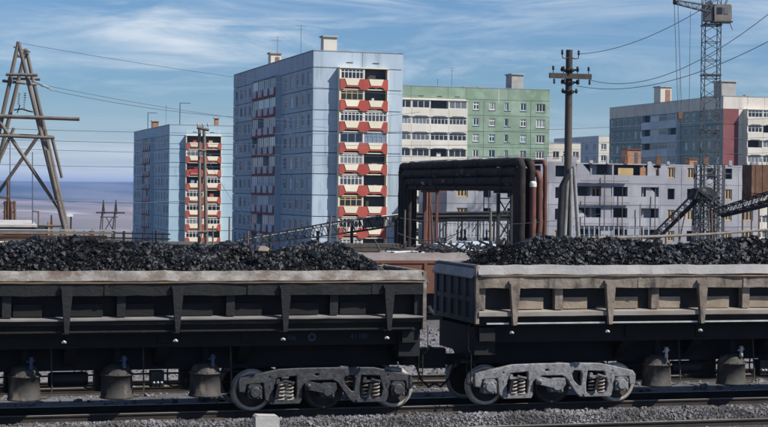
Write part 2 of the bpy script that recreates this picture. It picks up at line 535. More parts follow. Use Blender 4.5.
# ================================================================ tracks
YC = 40.3                         # centre line of the wagons' track
def track(name, yc, x0, x1, label, bed=True, bmat='gravel'):
    t = thing(name, label, 'track', (0, yc, 0)); t['kind'] = 'structure'
    m_ = MB()
    prof = [(-.075, -.18), (.075, -.18), (.075, -.165), (.015, -.145), (.012, -.045), (.036, -.035), (.036, -.003), (.03, 0), (-.03, 0), (-.036, -.003), (-.036, -.035), (-.012, -.045), (-.015, -.145), (-.075, -.165)]
    for sgn in (-1, 1):
        r_ = MB()
        r_.prism([(sgn * .76 + a, b) for a, b in prof], x0, x1, 'yz', 0)
        r_.box(x0, x1, sgn * .76 - .028, sgn * .76 + .028, .0005, .003, 1)
        r_.box(x0, x1, sgn * .76 - .074, sgn * .76 - .02, -.1648, -.158, 2)
        r_.obj('rail', ['rail_side', 'rail_top', 'rail_foot'], t)
    if bed:
        b = MB()
        b.prism([(-2.6, -.43), (-1.7, -.185), (1.7, -.185), (2.6, -.43)], x0, x1, 'yz')
        b.obj('ballast_bed', bmat, t)
    s = MB(); s.box(-.12, .12, -1.35, 1.35, -.38, -.187)
    sm_ = s.mesh('sleeper', 'dark_wood')
    x = max(x0, -4)
    i = 0
    while x < min(x1, 34):
        inst('sleeper', sm_, t, (x, 0, 0)); x += .6; i += 1
    return t
track('railway_track', YC, -60, 120, 'railway track under the two coal wagons', bmat='shaded_gravel')
track('railway_track', YC - 5.26, -60, 120, 'empty nearest railway track along the bottom edge of the view')
track('railway_track', YC + 5.3, -60, 120, 'empty railway track just behind the coal wagons')
track('railway_track', 69.4, -60, 140, 'railway track under the low brown wagon')

def lump_mesh(n, seed, flat=1.0):
    rg_ = np.random.default_rng(seed)
    if n == 8:
        v = np.array([(1, 0, 0), (-1, 0, 0), (0, 1, 0), (0, -1, 0), (0, 0, 1), (0, 0, -1)], float)
        f = [(0, 2, 4), (2, 1, 4), (1, 3, 4), (3, 0, 4), (2, 0, 5), (1, 2, 5), (3, 1, 5), (0, 3, 5)]
    else:
        p = (1 + 5 ** .5) / 2
        v = np.array([(-1, p, 0), (1, p, 0), (-1, -p, 0), (1, -p, 0), (0, -1, p), (0, 1, p), (0, -1, -p), (0, 1, -p), (p, 0, -1), (p, 0, 1), (-p, 0, -1), (-p, 0, 1)], float) / 1.9
        f = [(0, 11, 5), (0, 5, 1), (0, 1, 7), (0, 7, 10), (0, 10, 11), (1, 5, 9), (5, 11, 4), (11, 10, 2), (10, 7, 6), (7, 1, 8), (3, 9, 4), (3, 4, 2), (3, 2, 6), (3, 6, 8), (3, 8, 9), (4, 9, 5), (2, 4, 11), (6, 2, 10), (8, 6, 7), (9, 8, 1)]
    v = v * (1 + rg_.uniform(-.32, .32, (len(v), 1))) + rg_.uniform(-.1, .1, v.shape)
    v[:, 2] *= flat
    return v, np.array(f)
def rot_mats(n, rg_):
    q = rg_.normal(size=(n, 4)); q /= np.linalg.norm(q, axis=1, keepdims=True)
    w, x, y, z = q.T
    return np.stack([np.stack([1 - 2 * (y * y + z * z), 2 * (x * y - z * w), 2 * (x * z + y * w)], -1),
                     np.stack([2 * (x * y + z * w), 1 - 2 * (x * x + z * z), 2 * (y * z - x * w)], -1),
                     np.stack([2 * (x * z - y * w), 2 * (y * z + x * w), 1 - 2 * (x * x + y * y)], -1)], 1)
def scatter(name, pts, sizes, kinds, mat, parent=None, loc=(0, 0, 0), seed=1):
    """many small stones joined into one mesh"""
    rg_ = np.random.default_rng(seed)
    base = [lump_mesh(k, 50 + i + seed * 17) for i, k in enumerate(kinds)]
    which = rg_.integers(0, len(base), len(pts))
    V = []; F = []; off = 0
    for b, (v, f) in enumerate(base):
        ix = np.nonzero(which == b)[0]
        if not len(ix):
            continue
        rm = rot_mats(len(ix), rg_)
        vv = np.einsum('nij,kj->nki', rm, v) * sizes[ix][:, None, None] + pts[ix][:, None, :]
        ff = f[None] + (np.arange(len(ix)) * len(v))[:, None, None] + off
        off += vv.shape[0] * vv.shape[1]
        V.append(vv.reshape(-1, 3)); F.append(ff.reshape(-1, 3))
    V = np.concatenate(V); F = np.concatenate(F)
    me = bpy.data.meshes.new(name)
    me.vertices.add(len(V)); me.vertices.foreach_set('co', V.ravel())
    me.loops.add(F.size); me.loops.foreach_set('vertex_index', F.ravel().astype(np.int32))
    me.polygons.add(len(F)); me.polygons.foreach_set('loop_start', np.arange(0, F.size, 3, dtype=np.int32))
    me.polygons.foreach_set('use_smooth', np.zeros(len(F), dtype=bool))
    me.update(calc_edges=True)
    me.materials.append(M[mat])
    return inst(name, me, parent, loc)

# loose ballast stones in front of and between the near rails
n_ = 52000
px_ = RNG.uniform(-1, 26, n_); py_ = RNG.uniform(34.0, 40.2, n_)
def bed_z(y):
    d1 = np.abs(y - YC); d2 = np.abs(y - (YC - 5.26))
    d = np.minimum(d1, d2)
    return np.where(d < 1.7, -.185, np.where(d < 2.6, -.185 - .245 * (d - 1.7) / .9, -.42))
pz_ = bed_z(py_) + RNG.uniform(-.012, .02, n_)
keep = np.ones(n_, bool)
for ry in (YC - .76, YC - .76 - 3.74, YC - 5.26 - .76):
    keep &= (np.abs(py_ - ry) > .085) & (py_ < YC - .80)  # stones left out under the wagons, keeping the painted shade strip dark
pts = np.stack([px_, py_, pz_], -1)[keep]
sz = RNG.gamma(2.2, .0075, len(pts)) + .009
tag(scatter('ballast_stones', pts, sz, [8, 8, 20, 20], 'stone', seed=3), 'loose grey ballast stones along the nearest rails', 'gravel', kind='stuff')
n_ = 9000
pts = np.stack([RNG.uniform(2, 26, n_), RNG.uniform(42.6, 67, n_), np.zeros(n_)], -1)
d_ = np.minimum(np.abs(pts[:, 1] - YC), np.minimum(np.abs(pts[:, 1] - YC - 5.3), np.abs(pts[:, 1] - 69.4)))
pts[:, 2] = np.where(d_ < 1.7, -.185, np.where(d_ < 2.6, -.185 - .245 * (d_ - 1.7) / .9, -.42))
pts = pts[np.abs(d_ - .76) > .12]
tag(scatter('yard_stones', pts, RNG.gamma(3, .012, len(pts)) + .015, [8, 20], 'stone', seed=4), 'loose stones on the yard behind the coal wagons', 'gravel', kind='stuff')

# ================================================================ dump wagons
CAR_HL = 7.2
def xbar(mb, prof, x0, x1, n, jy, jz, rg_, mi=0):
    """a long plate or beam of profile (y,z) along x, a little dented"""
    k = len(prof)
    v = []
    for i in range(n + 1):
        x = x0 + (x1 - x0) * i / n
        dy, dz = rg_.normal() * jy, rg_.normal() * jz
        v += [(x, a + dy, b + dz) for a, b in prof]
    f = [tuple(range(k)), tuple(range(n * k + k - 1, n * k - 1, -1))]
    for i in range(n):
        f += [(i * k + j, (i + 1) * k + j, (i + 1) * k + (j + 1) % k, i * k + (j + 1) % k) for j in range(k)]
    return mb.add(v, f, mi)

def flat_plate_mesh(name, outer, holes, depth, bevel, mat):
    cu = bpy.data.curves.new(name, 'CURVE')
    cu.dimensions = '2D'; cu.fill_mode = 'BOTH'; cu.extrude = depth / 2; cu.bevel_depth = bevel; cu.bevel_resolution = 1
    for poly in [outer] + holes:
        sp_ = cu.splines.new('POLY')
        sp_.points.add(len(poly) - 1)
        for p_, (a, b) in zip(sp_.points, poly):
            p_.co = (a, b, 0, 1)
        sp_.use_cyclic_u = True
    o = bpy.data.objects.new(name, cu)
    COL.objects.link(o)
    dg = bpy.context.evaluated_depsgraph_get()
    me = bpy.data.meshes.new_from_object(o.evaluated_get(dg))
    me.name = name
    me.transform(Matrix.Rotation(R(90), 4, 'X'))
    bpy.data.objects.remove(o)
    me.materials.clear(); me.materials.append(M[mat])
    return me
FRAME = [(-.34, .80), (.28, .92), (.6, .985), (1.2, 1.0), (2.3, 1.0), (2.9, .985), (3.25, .92), (3.8, .79), (3.87, .70), (3.87, .50), (3.75, .48), (3.72, .68), (3.32, .70), (3.27, .32), (3.18, .20), (2.42, .19), (2.30, .28), (2.02, .68), (1.9, .74), (1.36, .74), (1.22, .66), (1.13, .60), (1.12, .27), (1.05, .20), (.38, .19), (.27, .30), (.22, .70), (-.2, .68), (-.24, .48), (-.36, .50), (-.37, .70)]
FHOLES = [[(.45, .275), (1.02, .275), (1.04, .50), (1.02, .85), (.52, .82), (.43, .5)],
          [(2.54, .275), (3.12, .275), (3.16, .5), (3.06, .82), (2.58, .85), (2.53, .5)],
          [(2.14, .76), (2.20, .58), (2.36, .42), (2.45, .44), (2.47, .74), (2.42, .84), (2.22, .86)],
          [(.30, .80), (.36, .76), (.40, .82), (.35, .87)], [(.33, .46), (.37, .44), (.37, .62), (.32, .62)],
          [(3.20, .80), (3.26, .76), (3.30, .82), (3.25, .86)], [(3.20, .46), (3.24, .44), (3.24, .62), (3.19, .62)],
          [(1.42, .84), (1.5, .80), (1.58, .84), (1.56, .90), (1.46, .90)]]

def spring_mesh(mat):
    pts = []
    turns, h = 4.6, .40
    for i in range(int(turns * 10) + 1):
        t = i / 10 * 2 * math.pi
        pts.append((.095 * math.cos(t), .095 * math.sin(t), .27 + h * i / (turns * 10)))
    m_ = MB(); m_.tube(pts, .021, 5)
    return m_.mesh('spring', mat)
def wheel_mesh(tyre='tyre'):
    m_ = MB()
    # outer face towards -y; tyre worn bright, disc dusty
    prof = [(.03, -.075, 1), (.11, -.075, 1), (.14, -.02, 0), (.30, .0, 0), (.375, -.045, 0), (.385, -.068, 1), (.45, -.072, 1), (.474, -.05, 1), (.478, .045, 1), (.505, .052, 1), (.505, .075, 1), (.40, .08, 0), (.36, .03, 0), (.14, .05, 0), (.05, .10, 0)]
    m_.lathe(prof, axis='y', n=40)
    return m_.mesh('wheel', ['wheel_disc', tyre])
def axle_box_mesh(mat):
    m_ = MB()
    m_.prism([(-.17, .32), (.17, .32), (.17, .60), (.12, .66), (-.12, .66), (-.17, .60)], -1.20, -.93)
    m_.lathe([(.11, -1.255), (.13, -1.24), (.135, -1.20)], (0, 0, .475), 'y', 16)
    m_.lathe([(.002, -1.255), (.11, -1.255)], (0, 0, .475), 'y', 16)
    for a, b in ((-.13, .36), (.13, .36), (-.13, .58), (.13, .58)):
        m_.lathe([(.002, -1.225), (.025, -1.225), (.025, -1.19)], (a, 0, b), 'y', 6)
    return m_.mesh('axle_box', mat)
WHEEL = wheel_mesh()
WHEEL_SHADED = wheel_mesh('wheel_disc')     # middle wheels: shade behind the lever put into a dark tyre colour

def dump_wagon(xc, label, st, seed):
    rg_ = np.random.default_rng(seed)
    t = thing('dump_wagon', label, 'wagon', (xc, YC, 0), 'rail dump wagons heaped with coal')
    hl = CAR_HL
    posts = [-6.3 + 2.52 * i for i in range(6)]
    for sg in (-1, 1):                 # near side (-1) and far side
        rim = MB()
        xbar(rim, [(sg * 1.46, 3.455), (sg * 1.55, 3.47), (sg * 1.635, 3.245), (sg * 1.60, 3.225), (sg * 1.46, 3.40)], -hl, hl, 44, .012, .008, rg_)
        rim.obj('side_rim', st['rim'], t)
        lip = MB()
        xbar(lip, [(sg * 1.5, 3.222), (sg * 1.655, 3.222), (sg * 1.655, 3.19), (sg * 1.5, 3.19)], -hl + .05, hl - .05, 28, .004, .005, rg_)
        lip.obj('lip_strip', st['lip'], t)
        be = MB()
        xbar(be, [(sg * 1.40, 3.19), (sg * 1.625, 3.188), (sg * 1.615, 2.905), (sg * 1.40, 2.895)], -hl + .04, hl - .04, 40, .011, .007, rg_)
        be.obj('upper_beam', st['side'], t)
        # seams on the upper beam: welded cover strips
        for k in range(5):
            s_ = MB(); s_.box(-.05, .05, sg * 1.615 - .016, sg * 1.615 + .016, 2.91, 3.18)
            s_.obj('cover_strip', st['side'], t, (-5.9 + 2.9 * k + rg_.uniform(-.3, .3), 0, 0))
        bk = MB()
        xbar(bk, [(sg * 1.27, 2.92), (sg * 1.33, 2.92), (sg * 1.33, 2.36), (sg * 1.27, 2.36)], -hl + .05, hl - .05, 28, .008, .0, rg_)
        bk.obj('pocket_panel', st['panel'], t)
        lg = MB()
        xbar(lg, [(sg * 1.27, 2.385), (sg * 1.33, 2.38), (sg * 1.655, 2.335), (sg * 1.655, st['lz']), (sg * 1.27, st['lz'])], -hl + .02, hl - .02, 30, .004, .004, rg_)
        lg.obj('lower_ledge', st['ledge'], t)
        lg = MB()
        xbar(lg, [(sg * 1.27, st['lz'] - .003), (sg * 1.64, st['lz'] - .003), (sg * 1.60, 2.20), (sg * 1.27, 2.20)], -hl + .03, hl - .03, 30, .003, .0, rg_)
        lg.obj('ledge_dark_front', 'black_paint', t)  # black front below the pale top: lit and unlit faces put into colour
        # wedge brackets and the short posts between them
        w = MB()
        w.prism([(-.12, 3.02), (.12, 3.02), (.115, 2.86), (.045, 2.02), (-.045, 2.02), (-.115, 2.86)], sg * 1.60, sg * 1.735)
        w.prism([(-.15, 3.09), (.15, 3.09), (.14, 3.02), (-.14, 3.02)], sg * 1.60, sg * 1.70)
        wm = w.mesh('bracket', st['post'])
        sp_ = MB(); sp_.box(-.10, .10, sg * 1.30, sg * 1.52, 2.38, 2.90)
        sm_ = sp_.mesh('short_post', st['post'])
        pn = MB()
        pn.lathe([(.002, -.045), (.028, -.045), (.028, .05)], axis='y', n=8)
        pn.box(-.05, .05, -.03, .03, -.03, .01)
        pm = pn.mesh('hinge_pin', 'bright_steel')
        for i, x in enumerate(posts):
            inst('bracket', wm, t, (x + rg_.normal() * .01, 0, 0))
            inst('hinge_pin', pm, t, (x - .02, sg * 1.60, 1.84))
            if i < 5:
                inst('short_post', sm_, t, (x + 1.26 + rg_.normal() * .02, 0, 0))
        for x in (-hl + .12, hl - .12):
            inst('short_post', sm_, t, (x, 0, 0))
        # pinned stiffener plates low in the pockets
        for i, x in enumerate(posts):
            for x0, x1 in ((x + .14, x + .86), (x + 1.38, x + 2.02)):
                if x1 < hl - .2:
                    s_ = MB(); s_.box(x0, x1, sg * 1.33, sg * 1.43, 2.39, 2.67)
                    s_.obj('stiffener', st['stiff'], t)
        # thin flange along the bottom of the hinged side, in lengths between the brackets
        xs_ = [-hl + .15] + posts + [hl - .15]
        for i in range(len(xs_) - 1):
            s_ = MB(); s_.box(xs_[i] + .09, xs_[i + 1] - .09, sg * 1.52, sg * 1.60, 2.035, 2.072)
            s_.obj('bottom_flange', st['flange'], t)
        lw = MB(); lw.prism([(sg * 1.2, 2.2), (sg * 1.5, 2.2), (sg * 1.5, 2.0), (sg * 1.2, 1.94)], -hl + .05, hl - .05, 'yz')
        lw.obj('floor_sill', 'black_under', t)
    fl = MB(); fl.box(-hl + .05, hl - .05, -1.3, 1.3, 2.02, 2.25)
    fl.obj('floor', 'black_under', t)
    # end walls: plate, ribs, flared top
    for sg in (-1, 1):
        e = MB()
        e.box(sg * hl - .03, sg * hl + .03, -1.56, 1.56, 2.06, 3.44)
        ew = e.obj('end_wall', st['end'], t)
        for y in (-1.40, -.85, -.28, .28, .85, 1.40):
            s_ = MB(); s_.box(sg * (hl + .03), sg * (hl + .075), y - .07, y + .07, 2.1, 3.25)
            s_.obj('end_rib', st['end'], ew)
        for z in (2.62, 2.12, 3.18):
            s_ = MB(); s_.box(sg * (hl + .032), sg * (hl + .065), -1.5, 1.5, z - .06, z + .06)
            s_.obj('end_rail', st['end'], ew)
        s_ = MB(); s_.prism([(sg * (hl - .10), 3.46), (sg * (hl - .02), 3.465), (sg * (hl + .15), 3.17), (sg * (hl + .13), 3.14), (sg * (hl - .10), 3.40)], -1.52, 1.52)
        s_.obj('end_flange', st['rim'], ew)
        s_ = MB(); s_.prism([(-1.62, 2.05), (-1.50, 2.05), (-1.46, 3.44), (-1.60, 3.44)], sg * (hl - .035), sg * (hl + .05), 'yz')
        s_.obj('corner_post', st['corner'], ew)
        s_ = MB(); s_.prism([(1.62, 2.05), (1.50, 2.05), (1.46, 3.44), (1.60, 3.44)], sg * (hl - .035), sg * (hl + .05), 'yz')
        s_.obj('corner_post', st['corner'], ew)
        # end beam, step and coupler
        b = MB(); b.box(sg * (hl - .55), sg * (hl - .02), -1.35, 1.35, 1.28, 1.95)
        b.box(sg * (hl - .5), sg * (hl - .1), -1.48, -1.36, 1.62, 1.95)
        b.obj('end_beam', 'black_under', t)
        c = MB()
        c.box(sg * (hl - .1), sg * (hl + .36), -.12, .12, .93, 1.19)
        c.prism([(sg * (hl + .34), -.26), (sg * (hl + .70), -.27), (sg * (hl + .70), -.05), (sg * (hl + .52), .0), (sg * (hl + .52), .12), (sg * (hl + .66), .2), (sg * (hl + .62), .28), (sg * (hl + .34), .2)], .86, 1.34, 'xy')
        c.obj('coupler', 'black_under', t)
        h = MB()
        h.tube([(sg * (hl - .05), -.42, 1.1), (sg * (hl + .18), -.42, 1.0), (sg * (hl + .30), -.42, .62), (sg * (hl + .52), -.42, .42), (sg * (hl + .66), -.40, .50)], .03, 6)
        h.obj('brake_hose', 'black_under', t)
        st_ = MB()
        for yy in (-1.34, -1.02):
            st_.bar((sg * (hl + .06), yy, 1.3), (sg * (hl + .06), yy, .55), .016, n=5)
        for z in (.56, .86, 1.12):
            st_.bar((sg * (hl + .06), -1.34, z), (sg * (hl + .06), -1.02, z), .016, n=5)
        st_.obj('step_ladder', 'black_paint', t)
        hr = MB(); hr.tube([(sg * (hl + .08), -1.36, 1.35), (sg * (hl + .16), -1.4, 1.4), (sg * (hl + .16), -1.4, 2.0), (sg * (hl + .08), -1.36, 2.05)], .014, 5)
        hr.obj('grab_rail', 'black_paint', t)
    # centre sill, cross beams, brackets under the floor
    b = MB(); b.box(-hl + .3, hl - .3, -.45, .45, .98, 1.98)
    b.obj('centre_sill', 'black_under', t)
    for x in (-6.9, -3.0, -1.05, 1.05, 3.0, 6.9):
        s_ = MB(); s_.prism([(-1.2, 1.96), (1.2, 1.96), (1.2, 1.66), (.45, 1.06), (-.45, 1.06), (-1.2, 1.66)], x - .14, x + .14, 'yz')
        s_.obj('cross_beam', 'black_under', t)
    b = MB(); b.box(-hl + .5, hl - .5, -1.16, -1.04, 1.56, 1.95); b.box(-hl + .5, hl - .5, 1.04, 1.16, 1.56, 1.95)
    b.obj('side_skirt', 'black_under', t)
    # tipping cylinders
    cm = MB()
    cm.lathe([(.002, .375), (.385, .375), (.39, .41), (.37, .42), (.36, .65), (.352, .895), (.385, .90), (.385, .935), (.335, .945), (.325, 1.03), (.27, 1.11), (.16, 1.15), (.10, 1.16, 1), (.09, 1.5, 1), (.08, 1.6, 1)], n=28)
    for k in range(10):
        a = 2 * math.pi * (k + .5) / 10
        cm.lathe([(.022, .93), (.022, .965), (.002, .965)], (.36 * math.cos(a), .36 * math.sin(a), 0), n=6)
    cme = cm.mesh('tipping_cylinder', ['cylinder_paint', 'black_under'])
    pp = MB(); pp.tube([(.30, -.10, .42), (.46, -.10, .41), (.55, -.10, .44), (.60, -.10, .53), (.61, -.10, .70), (.60, -.06, 1.05), (.60, 0, 1.55)], .020, 6)
    ppe = pp.mesh('air_pipe', 'cylinder_paint')
    vv = MB()
    vv.lathe([(.002, 1.38), (.05, 1.37), (.06, 1.28), (.035, 1.22), (.05, 1.17), (.05, 1.1), (.002, 1.08)], (.12, -.30, 0), n=8)
    vv.bar((.02, -.30, 1.26), (.2, -.30, 1.30), .02)
    vve = vv.mesh('valve', st['valve'])
    for sg in (-1, 1):
        for i, x in enumerate((-2.08, 0.02, 2.08)):
            c = inst('tipping_cylinder', cme, t, (x, sg * .80, 0), 0 if sg < 0 else math.pi)
            inst('air_pipe', ppe, c)
            inst('valve', vve, c)
    # brake gear between the cylinders
    r_ = MB()
    r_.lathe([(.002, -.46), (.14, -.45), (.17, -.40), (.17, .40), (.14, .45), (.002, .46)], (-1.05, -.35, .78), 'x', 16)
    r_.obj('air_reservoir', 'black_paint', t)
    r_ = MB(); r_.box(.80, 1.10, -.90, -.55, .60, .98)
    for k in range(3):
        r_.lathe([(.002, -.235), (.03, -.225), (.036, -.17)], (.86 + .09 * k, -.72, .72), 'y', 8, 1)
    r_.obj('brake_valve', ['black_paint', 'galvanised'], t)
    for z, y in ((.62, -.55), (.86, -.50)):
        r_ = MB(); r_.bar((-3.0, y, z), (3.0, y, z + .04), .022, n=6); r_.obj('brake_rod', 'black_paint', t)
    # bogies
    fr = flat_plate_mesh('bogie_frame', FRAME, FHOLES, .10, .022, st['bogie'])
    spm = spring_mesh('spring_rust')
    abm = axle_box_mesh(st['bogie'])
    for bc in (-4.95, 4.95):
        x0 = bc - 1.75
        root = inst('bogie_frame', fr, t, (x0, -1.06, 0))
        far = inst('bogie_frame', fr, t, (x0, 1.06, 0))
        bo = MB(); bo.box(bc - .32, bc + .32, -.98, .98, .62, .96); bo.box(bc - 1.45, bc - 1.1, -1.0, 1.0, .72, .92); bo.box(bc + 1.1, bc + 1.45, -1.0, 1.0, .72, .92)
        bo.obj('bolster', 'black_under', t)
        for k in range(3):
            xx = k * 1.75
            for sg in (-1, 1):
                inst('wheel', WHEEL_SHADED if k == 1 else WHEEL, root, (xx, 1.06 + sg * .79, .475), rot=(0, rg_.uniform(0, 6), 0 if sg < 0 else math.pi))
            ax_ = MB(); ax_.bar((xx, 1.06 - .8, .475), (xx, 1.06 + .8, .475), .085, n=10); ax_.obj('axle', 'wheel_disc', root)
            inst('axle_box', abm, root, (xx, 1.06 + .02, 0))
            inst('axle_box', abm, far, (xx, -1.06 - .02, 0), math.pi)
        for x in (.63, .84, 2.74, 2.96):
            inst('spring', spm, root, (x, -.01, 0), rg_.uniform(0, 6))
            inst('spring', spm, far, (x, .01, 0), rg_.uniform(0, 6))
        # swing lever over the middle axle, spring caps and the loose levers above the springs
        lv = MB()
        lv.prism([(1.20, .66), (1.34, .70), (1.62, .64), (1.95, .66), (1.97, .52), (1.90, .42), (1.6, .44), (1.34, .50), (1.20, .52)], -.17, -.07)
        lv.lathe([(.002, -.20), (.06, -.20), (.065, -.16)], (1.28, 0, .60), 'y', 12)
        lv.obj('equaliser_lever', st['bogie'], root)
        for x in (.73, 2.85):
            cp = MB(); cp.box(x - .22, x + .22, -.12, .10, .665, .70)
            cp.prism([(x - .22, .70), (x - .12, .70), (x - .14, .77), (x - .20, .77)], -.10, .06)
            cp.prism([(x - .02, .76), (x + .20, .70), (x + .20, .66), (x - .02, .72)], -.14, -.10)
            cp.obj('spring_cap', st['bogie'], root)
            ft = MB(); ft.prism([(x - .36, .19), (x + .34, .19), (x + .38, .255), (x - .38, .255)], -.12, .10)
            ft.obj('spring_seat', st['bogie'], root)
        for x in (.62, 2.88):
            bl = MB(); bl.prism([(x - .16, .36), (x - .08, .34), (x - .04, .62), (x - .10, .64)], -.30 + .1, .1); bl.obj('brake_block', 'black_under', root)
    for o in t.children:
        n0 = o.name.split('.')[0]
        if n0 in ('side_rim', 'lip_strip'):
            o.location.z += st['drop'] * 1.5
        elif n0 in ('upper_beam', 'cover_strip', 'end_wall'):
            o.location.z += st['drop'] * 1.45
        elif n0 in ('pocket_panel', 'lower_ledge', 'ledge_dark_front', 'bracket', 'short_post', 'hinge_pin', 'stiffener', 'bottom_flange', 'floor_sill', 'floor'):
            o.location.z += st['drop']
    return t
STA = dict(drop=-.085, lz=2.305, rim='worn_rim_a', lip='worn_lip', side='black_paint', panel='black_under', ledge='ledge_a', post='black_paint', stiff='black_under', flange='black_paint', end='black_paint', corner='worn_rim_a', bogie='bogie_a', valve='blue_valve')  # black pocket panel and stiffeners: the pocket's shade put into their colour
STB = dict(drop=0, lz=2.235, rim='worn_rim_b', lip='worn_lip', side='tan_side', panel='black_paint', ledge='ledge_b', post='tan_side', stiff='tan_panel', flange='bright_steel', end='shaded_end', corner='tan_side', bogie='bogie_b', valve='galvanised')
XA, XB = 5.30, 21.05
carA = dump_wagon(XA, 'black sooty dump wagon heaped with coal, on the left of the gap', STA, 21)
carB = dump_wagon(XB, 'rusty tan dump wagon with pale rim, heaped with coal, right of the gap', STB, 22)
# faded stencil marks on the black wagon's skirt
def letters(txt, size, x, z, mat):
    cu = bpy.data.curves.new('stencil', 'FONT'); cu.body = txt; cu.size = size; cu.extrude = .002
    o = bpy.data.objects.new('stencil', cu); COL.objects.link(o)
    me = bpy.data.meshes.new_from_object(o.evaluated_get(bpy.context.evaluated_depsgraph_get()))
    bpy.data.objects.remove(o)
    me.transform(Matrix.Rotation(R(90), 4, 'X'))
    me.materials.clear(); me.materials.append(M[mat])
    return inst('stencil_lettering', me, carA, (x, -1.165, z))
letters('41180', .17, 11.05 - XA - .25, 1.70, 'blue_letter')
letters('106', .15, 9.25 - XA, 1.69, 'blue_letter')
s_ = MB(); s_.lathe([(.05, -1.166), (.10, -1.166)], (9.86 - XA, 0, 1.75), 'y', 12); s_.obj('stencil_ring', 'blue_letter', carA)

# ================================================================ coal
def coal_heap(xc, ridge, label, seed, edge0=3.2):
    """ridge: list of (world X, z) along the heap's crest"""
    rg_ = np.random.default_rng(seed)
    rx = np.array([p[0] for p in ridge]); rz = np.array([p[1] for p in ridge])
    x0, x1 = xc - CAR_HL + .06, xc + CAR_HL - .06
    def hz(x, y):
        top = np.interp(x, rx, rz)
        d = np.abs(y - YC) / 1.45
        n = (fbm(x * 1.1 + seed, y * 1.1, 4) - .47) * .5 + (fbm(x * 3.7, y * 3.7 + seed, 3) - .45) * .22
        edge = edge0 - .1 * (d > .95)
        prof = np.clip(1 - d ** 2.2, 0, 1)
        return np.maximum(np.minimum(edge, top) + (top - np.minimum(edge, top)) * prof + n * (.25 + .75 * prof) * np.clip((top - 2.6) / 1.2, .15, 1), 2.3)
    nx, ny = 180, 40
    gx = np.linspace(x0, x1, nx); gy = np.linspace(YC - 1.44, YC + 1.44, ny)
    X, Y = np.meshgrid(gx, gy, indexing='ij')
    Z = hz(X, Y) - .03
    vv = np.stack([X - xc, Y - YC, Z], -1).reshape(-1, 3).tolist()
    ff = [(i * ny + j, (i + 1) * ny + j, (i + 1) * ny + j + 1, i * ny + j + 1) for i in range(nx - 1) for j in range(ny - 1)]
    m_ = MB(); m_.add(vv, ff)
    root = m_.obj('coal_heap', 'coal_base', None, (xc, YC, 0))
    tag(root, label, 'coal', 'coal loads', 'stuff')
    n = 30000
    x = rg_.uniform(x0, x1, n); y = rg_.uniform(YC - 1.43, YC + 1.43, n)
    kp = (fbm(x * .9 + 3 * seed, y * .9, 3) + rg_.uniform(-.18, .18, n)) > .42
    x, y = x[kp], y[kp]
    pts = np.stack([x - xc, y - YC, hz(x, y) + rg_.uniform(-.025, .03, len(x))], -1)
    sc = scatter('small_coal', pts, np.minimum(rg_.gamma(1.5, .018, len(x)) + .012, .075), [20, 20, 20, 8], 'coal', root, seed=seed)
    sc['kind'] = 'stuff'
    x = rg_.uniform(x0, x1, n); y = rg_.uniform(YC - 1.43, YC + 1.43, n)
    pts = np.stack([x - xc, y - YC, hz(x, y) + rg_.uniform(-.01, .035, len(x))], -1)
    sc = scatter('coal_fines', pts, rg_.gamma(2.0, .006, len(x)) + .010, [8, 20], 'coal_dull', root, seed=seed + 40)
    sc['kind'] = 'stuff'
    base = []
    for k in range(6):
        v, f = lump_mesh(20, 300 + seed + k)
        b = MB(); b.add(v.tolist(), [tuple(q) for q in f.tolist()]); base.append(b.mesh('coal_lump', 'coal'))
    for i in range(270):
        xx = rg_.uniform(max(x0 + .1, 1.8), min(x1 - .1, 23.0)); yy = YC + rg_.uniform(-1.3, .9)
        o = inst('coal_lump', base[i % 6], root, (xx - xc, yy - YC, float(hz(np.array(xx), np.array(yy))) - .01), rot=tuple(rg_.uniform(0, 6, 3)))
        s = rg_.uniform(.055, .125) if i > 10 else rg_.uniform(.12, .16)
        o.scale = (s, s * rg_.uniform(.8, 1.2), s * rg_.uniform(.65, 1))
    root.location.z += .05
    return root
coal_heap(XA, [(-2, 3.68), (2.0, 3.72), (3.2, 3.80), (4.6, 3.86), (6.0, 3.88), (7.2, 3.83), (8.2, 3.72), (8.8, 3.64), (9.5, 3.74), (10.3, 3.80), (10.9, 3.74), (11.5, 3.40), (12.0, 3.08), (12.6, 2.8)], 'heap of black coal lumps filling the black wagon', 5, 3.08)
coal_heap(XB, [(13.8, 3.0), (14.2, 3.28), (14.9, 3.66), (15.6, 3.86), (16.2, 3.97), (17.2, 3.96), (18.4, 3.93), (19.3, 3.88), (19.7, 3.74), (20.2, 3.87), (21.0, 3.96), (22, 3.96), (28, 3.8)], 'heap of black coal lumps filling the rusty tan wagon', 6)
p = at(262, 249, 40.0)
wd = MB(); wd.prism([(-.15, 0), (.13, -.02), (.16, .05), (.05, .10), (-.1, .09)], -.08, .08)
tag(wd.obj('wood_chunk', 'tan_panel', None, (p.x, p.y, p.z - .03), .3), 'small yellowish chunk of wood lying on the coal heap of the black wagon', 'wood')

# ================================================================ things near the track
bl = thing('concrete_block', 'pale concrete marker block standing in the gravel at the bottom edge', 'block', (8.4, 37.45, -.42))
b = MB()
b.prism([(-.27, 0), (.27, 0), (.27, .52), (.22, .58), (-.24, .60), (-.28, .56)], -.16, .16)
b.obj('block_body', 'concrete', bl)
b = MB(); b.prism([(-.36, 0), (.36, 0), (.33, .12), (-.33, .12)], -.24, .24); b.obj('footing', 'concrete', bl)

